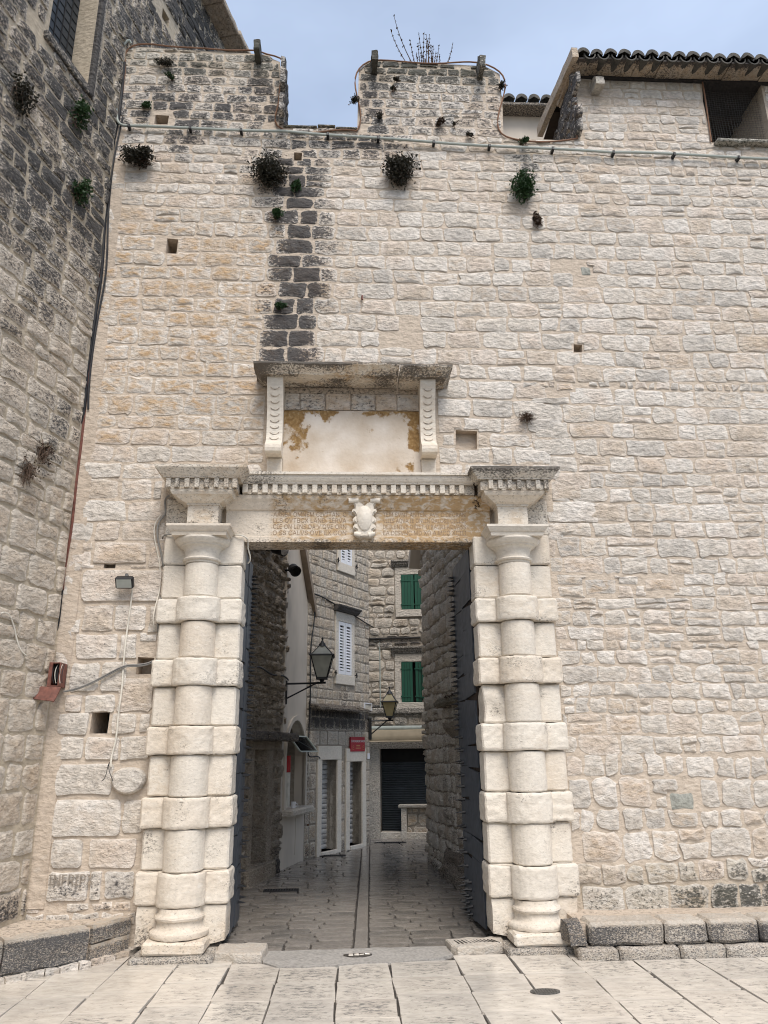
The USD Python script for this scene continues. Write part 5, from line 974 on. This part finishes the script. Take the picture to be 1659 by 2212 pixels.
def cable(name, lab, pts, r, m_, fr=None, n=40, cat="cable", clips=(), group=None):
    P = np.array(pts, float); P = fr.w(P) if fr is not None else P
    t = thing(name, lab, cat, tuple(P[0]), group=group); put(t, "run", tube(curve(P, n), r, 6), m_, smooth=40)
    C = curve(P, 200)
    for k in clips: c = C[int(k*199)]; put(t, "clip", rb(c[0]-.018, c[0]+.018, c[1]-.025, c[1]+.025, c[2]-.022, c[2]+.022, .005), "black_iron")
    return t
cable("wall_cable", "black cable sagging across the shuttered house above its window hood", [(*(lambda q: (q[0], .03, q[1]))(FB.uz(*c3(x, y))),) for x, y in ((205, 665), (290, 690), (500, 800), (700, 915), (830, 1000), (965, 1080))], .012, "black_cable", FB)
cable("wall_cable", "black cable running down the left corner of the shuttered house", [(*(lambda q: (q[0], .03, q[1]))(FB.uz(*c3(x, y))),) for x, y in ((215, 690), (255, 850), (250, 1000), (218, 1250), (205, 1700), (203, 1960), (200, 2200))], .011, "black_cable", FB)
cable("wall_cable", "black cable looping from the corner to the first shop door", [(*(lambda q: (q[0], .03, q[1]))(FB.uz(*c4(x, y))),) for x, y in ((800, 100), (795, 350), (785, 560), (790, 660), (850, 672), (905, 695))], .010, "black_cable", FB)
cable("wall_cable", "tangled cables along the rubble house below its rough upper wall", [(*(lambda q: (q[0], .05, q[1]))(FA.uz(*c2(x, y))),) for x, y in ((300, 1750), (420, 1790), (520, 1850), (620, 1860), (740, 1925))], .012, "black_cable", FA)
cable("wall_cable", "pipe running up the left side of the green-shuttered house", [(*(lambda q: (q[0], .03, q[1]))(FC.uz(*c5(x, y))),) for x, y in ((318, 1260), (322, 1500), (325, 1700), (330, 2040))], .013, "conduit", FC)

# ------------------------------------------------------------------ fittings on the front
def gp(px, py, w=.03): u, z = GW.uz(px, py, w); return (u, -w, z)
full = lambda x, y: (x/1.507, y/1.507)
cd1 = lambda x, y: ((150+x/2.37)/1.507, y/2.37/1.507)
cn = thing("conduit", "pale grey conduit pipe clipped across the top of the city wall", "pipe", (-2.85, -.05, 8.8))
pts = [gp(*cd1(655, 335), .05), gp(*cd1(640, 312), .07), gp(*cd1(615, 325), .07), gp(*cd1(590, 410), .06), gp(*cd1(560, 640), .06), gp(*cd1(543, 870), .06), gp(*cd1(560, 945), .06), gp(*cd1(640, 970), .06)]
put(cn, "bend", tube(curve(pts, 50), .016, 8), "conduit", smooth=40)
line = [(640, 970), (1110, 988), (1505, 1006), (1659, 1012)]; L2 = [gp(*cd1(x, y), .06) for x, y in line[:3]]+[gp(px, py, .06) for px, py in ((613, 283), (690, 290), (815, 298), (935, 307), (1055, 315), (1190, 321), (1320, 329), (1450, 332), (1590, 340), (1659, 343))]+[(6.6, -.06, 8.48)]
for i in range(0, len(L2)-1, 3):
    seg = L2[i:i+4]
    if len(seg) > 1: put(cn, "pipe_length", tube(curve(seg, 16), .016, 8), "conduit", smooth=40)
for p in (cd1(640, 975), cd1(1112, 990), cd1(1505, 1008), (708, 291), (817, 299), (937, 308), (1057, 316), (1194, 322), (1325, 330), (1456, 334), (1595, 341), cd1(592, 408), cd1(562, 645), cd1(541, 872)):
    x, y, z = gp(*p, .06); put(cn, "clamp", rb(x-.015, x+.015, -.085, .0, z-.028, z+.022, .005), "black_iron")
lc = lambda lab, P, r=.010: cable("lightning_wire", lab, P, r, "rust_wire", None, 60)
lc("rusty wire along the top and right edge of the left merlon", [gp(*cd1(x, y), .015) for x, y in ((540, 1000), (575, 800), (610, 480), (640, 370), (700, 345), (900, 352), (1200, 372), (1500, 388), (1640, 395))]+[gp(*p, .02) for p in ((570, 115), (606, 126), (606, 180), (600, 230), (598, 270), (612, 280), (700, 284), (770, 283))])
lc("rusty wire round the edge of the middle merlon and along the embrasure sill", [gp(*p, .02) for p in ((771, 282), (773, 215), (775, 150), (800, 132), (830, 130), (950, 137), (1055, 141), (1082, 158), (1084, 220), (1088, 292), (1120, 302), (1190, 306), (1246, 299))])
lc("rusty wire up the left edge of the tiled house wall", [gp(*p, .02) for p in ((1247, 300), (1245, 250), (1240, 200), (1234, 160), (1320, 162), (1420, 168), (1512, 172))])
lc("rusty wire down the left side of the netted window", [gp(*p, .02) for p in ((1517, 176), (1523, 210), (1530, 260), (1537, 306))])
c4b = crop(0, 800, 1.8433); c7b = crop(0, 1650, 1.8433)
cp1 = [gp(*cd1(x, y), .03) for x, y in ((605, 480), (590, 640), (560, 900), (530, 1050), (500, 1250), (475, 1500), (460, 1640))]+[gp(*c4b(x, y), .03) for x, y in ((605, 200), (575, 400), (545, 620), (520, 800), (505, 980), (475, 1088))]
cable("corner_cable", "thick black cable sagging down the corner between church and city wall", cp1, .017, "black_cable", None, 80)
cable("corner_cable", "thinner black cable beside the thick one in the corner", [(x+.035+.012*math.sin(z*3), y, z) for x, y, z in cp1[2:-1]], .011, "black_cable", None, 80)
cable("corner_pipe", "thin rust-brown pipe down the corner to the junction box", [gp(*c4b(x, y), .02) for x, y in ((600, 100), (570, 450), (535, 750), (510, 970), (488, 1180), (460, 1400), (435, 1640))]+[gp(*c7b(x, y), .02) for x, y in ((425, 150), (390, 360), (376, 500))], .014, "rust_metal", None, 60, cat="pipe")
cable("corner_cable", "black cable dropping from the brown pipe into the rusty box", [gp(*c7b(x, y), .03) for x, y in ((376, 490), (365, 580), (350, 700), (325, 800), (305, 910))], .010, "black_cable", None, 30)
# rusty junction box with its lid hanging open
jb = thing("junction_box", "rusty open junction box with dangling lid in the wall corner", "junction box", (-2.9, -.2, 2.2))
cj = crop(0, 1900, 3.318)
def q3(x, y, w): u, z = GW.uz(*cj(x, y), w); return np.array([u, -w, z])
xb0, xb1 = q3(540, 850, .20)[0], q3(655, 870, .20)[0]; zb0, zb1 = q3(540, 1110, .20)[2], q3(540, 850, .20)[2]
def qq(x, w, z): return np.array([x, -w, z])
for nm, g in (("side", bx(xb0, xb0+.008, -.20, -.02, zb0, zb1)), ("side", bx(xb1-.008, xb1, -.20, -.02, zb0, zb1)), ("top", bx(xb0, xb1, -.20, -.02, zb1-.008, zb1)), ("bottom", bx(xb0, xb1, -.20, -.02, zb0, zb0+.008)), ("back", bx(xb0, xb1, -.03, -.02, zb0, zb1)), ("flange", bx(xb0-.17, xb0, -.09, -.02, zb0-.02, zb1+.0)), ("flange", bx(xb0, xb0+.03, -.21, -.195, zb0, zb1))):
    put(jb, nm, rough(fine(g, .08), .003, 20), "rust_metal" if nm != "back" else "dark_void")
put(jb, "lid", rough(fine(hull([(xb0-.10, -.20, zb0+.01), (xb1+.03, -.22, zb0-.01), (xb1+.0, -.27, zb0-.14), (xb0-.14, -.25, zb0-.10), (xb0-.10, -.19, zb0+.005), (xb1+.03, -.21, zb0-.015), (xb1, -.26, zb0-.145), (xb0-.14, -.24, zb0-.105)]), .05), .006, 14), "rust_metal")
put(jb, "terminal_block", rb(xb0+.04, xb1-.03, -.16, -.06, zb0+.06, zb0+.20, .01), "black_iron")
for k in range(5): put(jb, "wire", tube(curve([(xb0+.04+.02*k, -.16, zb0+.20), (xb0+.03+.022*k, -.19, zb0+.13), (xb0+.05+.018*k, -.18, zb0+.03)], 10), .0035, 4), "white_cable" if k % 2 else "black_cable")
for k in range(3):
    P = [q3(x, y, .05) for x, y in ((690, 1165), (830, 1130+4*k), (960, 1080+5*k), (1100, 1010+6*k), (1250, 930+7*k), (1360, 885+6*k), (1480, 875+8*k), (1590, 860+7*k), (1659, 830+9*k))]
    cable("box_cable", ("topmost", "middle", "lowest")[k]+" of the grey cables running from the rusty box to the gateway", P, .0085, ("grey_cable", "black_cable", "grey_cable")[k], None, 50)
P = [gp(*c7b(x, y), w) for x, y, w in ((940, 920, .04), (950, 740, .04), (945, 640, .10), (975, 520, .03), (972, 300, .03), (978, 60, .03))]+[gp(*c4b(x, y), w) for x, y, w in ((985, 1620, .03), (990, 1540, .04), (1030, 1495, .08))]
cable("pilaster_cable", "dark grey cable climbing beside the left pilaster", P, .010, "grey_cable", None, 60)
cable("pilaster_cable", "pale thin cable beside the left pilaster", [(x-.035, y, z) for x, y, z in P[1:-2]], .006, "white_cable", None, 50)
P = [gp(*c7b(x, y), w) for x, y, w in ((975, 190, .05), (1000, 168, .13), (1040, 165, .14), (1110, 172, .10))]
cable("capital_cable", "thin cable tucked behind the left capital", P, .007, "grey_cable", None, 20)
cm = crop(700, 1750, 6.32)
P = [gp(*p, w) for p, w in ((c7b(1405, 170), .12), (c7b(1470, 180), .13), (cm(670, 40), .10), (cm(680, 200), .04), (cm(725, 400), .0), (cm(680, 530), -.05))]
cable("capital_cable", "pale cable hanging in the gateway below the left end of the lintel", P, .007, "white_cable", None, 30)
# small floodlight with its white flex
fz = gp(*full(408, 1896), .1); fx0 = fz[0]
fl_ = thing("wall_floodlight", "small black floodlight with a white flex left of the gateway", "floodlight", (fx0, -.06, fz[2]))
def tilt(g, c, a):
    v, f = arr(g); v = v-c; ca, sa = math.cos(a), math.sin(a); return np.stack([v[:, 0], v[:, 1]*ca-v[:, 2]*sa, v[:, 1]*sa+v[:, 2]*ca], 1)+c, f
C_ = np.array([fx0, -.11, fz[2]])
put(fl_, "body", tilt(rb(fx0-.085, fx0+.085, -.15, -.09, fz[2]-.055, fz[2]+.06, .012), C_, .55), "black_iron"); put(fl_, "glass", tilt(bx(fx0-.07, fx0+.07, -.154, -.151, fz[2]-.042, fz[2]+.042), C_, .55), "lamp_glass")
put(fl_, "bracket", [rb(fx0-.05, fx0-.035, -.11, .0, fz[2]+.02, fz[2]+.05, .004), rb(fx0+.035, fx0+.05, -.11, .0, fz[2]+.02, fz[2]+.05, .004)], "black_iron"); put(fl_, "sensor", tube([(fx0+.01, -.10, fz[2]+.055), (fx0+.015, -.13, fz[2]+.068)], .018, 8), "black_iron")
P = [gp(*c7b(x, y), .035) for x, y in ((795, 480), (780, 620), (755, 800), (740, 960), (730, 1100), (710, 1250), (690, 1420), (668, 1510), (666, 1560))]
put(fl_, "flex", tube(curve(P, 50), .0085, 6), "white_cable", smooth=40); e = P[-1]
for s in (-1, 1): put(fl_, "loose_end", tube(curve([(e[0], -.09, e[2]+.04), (e[0]+.012*s, -.11, e[2]-.04), (e[0]+.006+.03*s, -.11, e[2]-.09), (e[0]+.05*s, -.11, e[2]-.12)], 12), .003, 4), "black_cable")
nail = thing("iron_spike", "rusty iron spike sticking out of the wall above the panel slab", "spike", (.04, 0, 6.44)); put(nail, "pin", tube([(.04, .02, 6.46), (.04, -.05, 6.45), (.04, -.055, 6.40)], .012, 5), "rust_metal")
P = [CH.w(np.array([*(lambda q: (q[0], .02, q[1]))(CH.uz(*c7b(x, y), .02))])) for x, y in ((2, 640), (45, 640), (75, 690), (95, 770), (120, 850), (155, 890))]
cable("church_cable", "thin pale cable looping down the church wall at the left edge", P, .007, "white_cable", None, 30)

# ------------------------------------------------------------------ the tiled house on the wall
hr_ = thing("tiled_loft", "loft with dark barrel tiles and stone eave slabs on the right end of the wall", "house", (4.5, .3, 9.7))
cr = crop(1700, 150, 2.074); w_t = .30
r7 = np.random.default_rng(91)
x0 = GW.uz(*cr(335, 150), .1)[0]
ze = 9.72; sl13 = math.tan(math.radians(13))
putc(hr_, "wall_plate", rough(fine(bx(x0+.02, 7.4, -.04, .5, ze-.03, ze+.02), .2), .008, 8), "rubble_stone", dark=.8)
putc(hr_, "cove", fine(prism([(.5, ze+.021), (-.05, ze+.021), (-.09, ze+.03), (-.13, ze+.04), (.5, ze+.04)], x0, 7.4, 0), .3), "plaster")
us = [0, .26, .80, 1.10, 1.42, 1.74, 1.97, 2.22, 2.45, 2.7, 3.0, 3.3, 3.6, 3.9, 4.2, 4.6]
for a, b in zip(us[:-1], us[1:]):
    t_ = r7.uniform(-.012, .012); putc(hr_, "eave_slab", rough(fine(hull([(x0-.03+a+.004, y, z+t_) for y, z in ((.5, ze+.042), (-.12, ze+.042), (-.31, ze-.035), (-.31, ze-.01), (.5, ze+.17))]+[(x0-.03+b-.004, y, z+t_) for y, z in ((.5, ze+.042), (-.12, ze+.042), (-.31, ze-.035), (-.31, ze-.01), (.5, ze+.17))]), .08), .006, 12), "house_stone", dark=.30 if a < .8 else .22, ochre=.75, tone=.9, fn=lambda x, y, z: (.25+.55*ss(-y, .22, .32)+.3*(nz(x, y, 5, 2)-.5), .8))
def tile(x, r, y0, L, z, up=True):
    th = np.linspace(0, math.pi, 9); R_ = []
    ring = lambda y, rr, k: np.r_[np.c_[x+rr*np.cos(th), np.full(9, y), z+(y-y0)*sl13+k*rr*np.sin(th)], np.c_[x+(rr-.016)*np.cos(th[::-1]), np.full(9, y), z+(y-y0)*sl13+k*(rr-.016)*np.sin(th[::-1])]]
    return loft([ring(y0, r, 1.15), ring(y0+L, r*.86, 1.15)])
tx = x0-.0
k = 0
while tx < 7.3:
    for j in range(3):
        putc(hr_, "barrel_tile", rough(tile(tx+.07, .078, -.35+.40*j+r7.uniform(-.012, .012), .46, ze+.005+.40*j*sl13+.006*(j % 2)), .004, 14), "roof_tile", smooth=40)
    if k < 24: putc(hr_, "pan_tile", (lambda vf: (np.c_[vf[0][:, 0], vf[0][:, 1], 2*(ze-.005+(vf[0][:, 1]+.33)*sl13)-vf[0][:, 2]+.03], vf[1][:, ::-1]))(tile(tx+.155, .075, -.33, 1.2, ze-.005)), "roof_tile", smooth=40)
    tx += .172; k += 1
for k in range(4):
    y0 = -.36+.42*k; putc(hr_, "verge_slab", rough(fine(hull([(x, y, ze+q+(y+.33)*sl13) for x in (x0-.075, x0-.0) for y in (y0, y0+.41) for q in (-.06, .09)]), .1), .008, 9), "house_stone", dark=.2, ochre=.5, tone=.8)
put(hr_, "loft_soffit", bx(x0+.0, 7.4, .75, 3.0, 9.93, 9.96), "dark_wood")
put(hr_, "loft_floor", bx(2.3, 7.4, .76, 3.0, 8.4, 8.5), "dark_wood"); put(hr_, "loft_back", bx(2.3, 7.4, 2.6, 2.7, 8.4, 10.3), "dark_void"); put(hr_, "loft_partition", bx(5.35, 5.45, .2, 2.6, 8.5, 9.95), "plaster")
put(hr_, "loft_beam", bx(4.2, 6.0, .5, .62, 9.62, 9.72), "dark_wood")
putc(hr_, "loft_side", rough(fine(prism([(.76, 8.5), (2.6, 8.5), (2.6, 10.2), (.76, 9.98)], 2.66, 2.72, 0), .3), .01, 5) if False else bx(2.70, 2.76, 1.9, 2.6, 8.5, 10.3), "dark_wood")
lb = thing("back_roof", "low tiled roof and rendered parapet seen through the embrasure", "roof", (2.2, 1.6, 8.5))
zk = Frame((0, 1.5), (1, 1.5)); zb_k = zk.uz(*crop(1600, 0, 1.8433)(200, 690))[1]; 
putc(lb, "parapet", fine(bx(1.2, 3.4, 1.5, 1.8, 8.0, zb_k-.03), .3), "plaster")
putc(lb, "eave_slab", fine(rb(1.2, 3.35, 1.28, 1.8, zb_k-.03, zb_k+.02, .01), .3), "house_stone", dark=.45, ochre=.4)
xx = 1.3
while xx < 3.3:
    putc(lb, "barrel_tile", (lambda vf: (vf[0], vf[1]))(rough(tile(xx, .085, 1.25, .6, zb_k+.045), .004, 14)), "roof_tile", smooth=40); xx += .185
nt = thing("bird_net", "fine net stretched over the dark window opening of the loft", "net", (4.8, .08, 8.77))
segs = []
for k in range(22):
    x = 4.40+.035*k; segs.append(tube([(x, .10+.01*math.sin(k), 8.76), (x+.01*math.sin(k*.7), .12, 9.3), (x, .10, 9.75)], .0016, 3))
for k in range(28):
    z = 8.77+.035*k; segs.append(tube([(4.39, .10, z), (4.78, .125, z-.012), (5.17, .10, z)], .0016, 3))
put(nt, "mesh", segs, "net", kind="stuff")

# ------------------------------------------------------------------ plants on the walls
def leaves(rng, c, rad, n, size, droop=0.0, flat=.5, normal=None):
    V, F = [], []; c = np.array(c, float); rad = np.array(rad, float)
    blobs = [(c+rng.normal(size=3)*rad*.30, rng.uniform(.45, .85)) for _ in range(max(3, n//110))]
    for i in range(n):
        d = rng.normal(size=3); d /= np.linalg.norm(d); bc, bs = blobs[int(rng.integers(len(blobs)))]; p = bc+d*rad*bs*rng.uniform(.2, 1.0)**.6*(1+.18*rng.normal())
        p[2] -= droop*rng.random()**2*rad[2]; a = rng.normal(size=3); a /= np.linalg.norm(a); b = np.cross(a, rng.normal(size=3)); b /= max(np.linalg.norm(b), 1e-6); s = size*rng.uniform(.5, 1.3)
        n0 = len(V); V += [p-a*s, p+b*s*flat, p+a*s, p-b*s*flat]; F += [[n0, n0+1, n0+2], [n0, n0+2, n0+3]]
    return np.array(V), np.array(F)
def stems(rng, c, rad, n, r, down=.5):
    out = []
    for i in range(n):
        d = rng.normal(size=3); d[1] = -abs(d[1])*1.2; d[2] -= down; d /= np.linalg.norm(d); e = np.array(c)+d*np.array(rad)*rng.uniform(.7, 1.15); m = (np.array(c)+e)/2+rng.normal(size=3)*.03
        out.append(tube([c, m, e+np.array([0, 0, -.03*down])], [r, r*.7, r*.3], 3))
    return out
def plant(name, lab, p, rad, n, size, m_, droop=0.0, st=14, fr=GW, down=.5, cat="plant"):
    u, z = fr.uz(*p, .05); X = fr.w(np.array([u, .03, z])); rng = np.random.default_rng(int(abs(u*1000)+z*100)); o = fr.n
    t = thing(name, lab, cat, tuple(X)); c = X+o*rad[1]*.55
    R3 = np.array([rad[0]*abs(fr.u[0])+rad[1]*abs(o[0]), rad[0]*abs(fr.u[1])+rad[1]*abs(o[1]), rad[2]])
    if n: put(t, "foliage", leaves(rng, c, R3, int(n*1.5), size*1.15, droop), m_, kind="stuff")
    if st: put(t, "stems", stems(rng, X, R3*1.15, st, .006, down), "twig", kind="stuff")
cA = crop(0, 0, 1.8433); cB = crop(800, 0, 1.8433); cC = crop(1600, 0, 1.8433); cM = crop(800, 1050, 1.508)
plant("wall_shrub", "brown hanging shrub at the left end of the wall below the conduit", cA(850, 950), (.20, .14, .085), 900, .017, "leaf_dark", .6, 50, down=1.2)
plant("wall_shrub", "large dark round shrub on the left, over the black streak", cB(155, 1045), (.20, .17, .20), 1700, .016, "leaf_dark", .3, 40)
plant("wall_shrub", "small green tuft right of the large dark shrub", cB(298, 1105), (.055, .06, .10), 240, .017, "leaf_green", .3, 6)
plant("wall_shrub", "dark round shrub in the middle of the wall under the middle merlon", cB(925, 1030), (.20, .17, .19), 1700, .016, "leaf_dark", .2, 60)
plant("wall_shrub", "bright green bushy shrub below the embrasure on the right", cC(190, 1130), (.13, .12, .20), 1300, .017, "leaf_green", .4, 14)
plant("wall_shrub", "brown dead tuft just below the bright green shrub", cC(275, 1310), (.055, .05, .10), 260, .017, "leaf_brown", .6, 14, down=1.2)
plant("wall_shrub", "small green shrub on the upper part of the black streak", cB(178, 1300), (.085, .08, .07), 340, .015, "leaf_green", .3, 10)
plant("wall_tuft", "tiny plant low in the black streak above the panel slab", c4b(1120, -60+0) if False else (607, 662), (.06, .05, .055), 170, .014, "leaf_green", .3, 6)
plant("wall_tuft", "green tuft over the square hole in the left merlon", cA(868, 632), (.075, .06, .05), 260, .014, "leaf_green", .3, 8)
plant("wall_tuft", "dark moss tuft in the top courses of the left merlon", cA(990, 372), (.10, .05, .05), 300, .013, "leaf_dark", .3, 6)
plant("wall_tuft", "small dark tuft below the moss on the left merlon", cA(1025, 463), (.06, .05, .035), 180, .013, "leaf_green", .2, 6)
for x, y, s, lab, m_ in ((888, 527, .045, "dark cushion plant high on the left of the middle merlon", "leaf_dark"), (808, 692, .05, "drooping dark plant low on the left of the middle merlon", "leaf_dark"), (1168, 738, .065, "dry brown tuft in the centre of the middle merlon", "leaf_brown"), (1250, 742, .025, "tiny plant beside the dry tuft on the middle merlon", "leaf_dark"), (1347, 808, .04, "small plant at the lower right of the middle merlon", "leaf_dark"), (908, 472, .03, "tiny tuft under the top of the middle merlon", "leaf_dark"), (1540, 515, .055, "ivy sprig on the right edge of the middle merlon", "leaf_dark"), (655, 600, .07, "thin sprig hanging on the left edge of the middle merlon", "leaf_dark")):
    plant("wall_tuft", lab, cB(x, y), (s, s*.9, s*.9), int(3000*s), .012, m_, .3, 8)
plant("wall_tuft", "little weed growing at the left end of the embrasure sill", cC(205, 848), (.06, .05, .05), 120, .014, "leaf_green", .2, 5)
plant("wall_tuft", "dry twiggy weed on the plain wall right of the panel", cM(1380, 465), (.10, .08, .07), 60, .010, "leaf_brown", .3, 40, down=.1)
plant("cornice_weed", "withered weed with brown and green leaves at the right end of the lintel cornice", cM(1115, 835), (.10, .13, .17), 420, .020, "leaf_brown", .5, 30, down=.8)
plant("cornice_weed", "dry twigs at the left end of the lintel cornice", cM(15, 850), (.09, .10, .10), 60, .012, "leaf_brown", .3, 45, down=.4)
plant("cornice_weed", "small dry weed hanging under the lintel dentils", cM(880, 850), (.06, .08, .07), 40, .011, "leaf_brown", .3, 26, down=1.0)
for x, y, s, lab in ((130, 540, .11, "dark plant high on the sooty church wall at the left edge"), (475, 690, .10, "green plant on the church wall beside the conduit bend"), (475, 1135, .10, "drooping plant on the church wall below the conduit bend")):
    plant("church_plant", lab, cA(x, y), (s*1.3, s*.9, s*1.5), 420, .018, "leaf_green" if x == 475 else "leaf_dark", .5, 16, fr=CH, down=1.2)
for x, y, s, lab in ((185, 1305, .10, "withered brown plant low on the church wall"), (272, 1210, .07, "thin dry grass tuft above the withered plant on the church wall")):
    plant("church_plant", lab, c4b(x, y), (s*1.2, s*.8, s*1.6), 70, .014, "leaf_brown", .6, 40, fr=CH, down=1.8)
plant("foot_weed", "tiny green weed at the foot of the left column", cj(1440, 600) if False else crop(0, 2500, 3.16)(1445, 1945), (.03, .03, .035), 70, .013, "leaf_green", .1, 4)
plant("ledge_grass", "dry grass on the stone ledge behind the right gate door", c5(1200, 1905), (.25, .1, .03), 200, .02, "leaf_brown", .2, 40, fr=FD, down=.3)
# tall dry stalks on the middle merlon
ts = thing("tall_weed", "tall dry branching weed growing on top of the middle merlon", "plant", (.92, .25, 9.86)); rt = np.random.default_rng(8); st_, lf = [], []
for k in range(34):
    a = rt.normal(0, .22); L = rt.uniform(.25, .55) if k > 9 else rt.uniform(.6, .78); b = np.array([.90+rt.normal(0, .04), .25+rt.normal(0, .04), 9.84]); e = b+np.array([a*L*1.3, rt.normal(0, .15)*L, L]); m = (b+e)/2+np.array([a*.12, 0, -.02]); C = curve([b, m, e], 12); st_.append(tube(C, np.linspace(.008, .0035, 12), 3))
    if L > .45 or rt.random() < .3:
        for q in C[6:]:
            for j in range(4): v, f = leaves(rt, q, (.014, .014, .014), 1, .015); lf.append((v, f))
put(ts, "stalks", st_, "twig", kind="stuff"); put(ts, "seed_heads", lf, "leaf_brown", kind="stuff"); put(ts, "base_leaves", leaves(rt, (.91, .25, 9.90), (.10, .08, .09), 160, .016), "leaf_dark", kind="stuff")
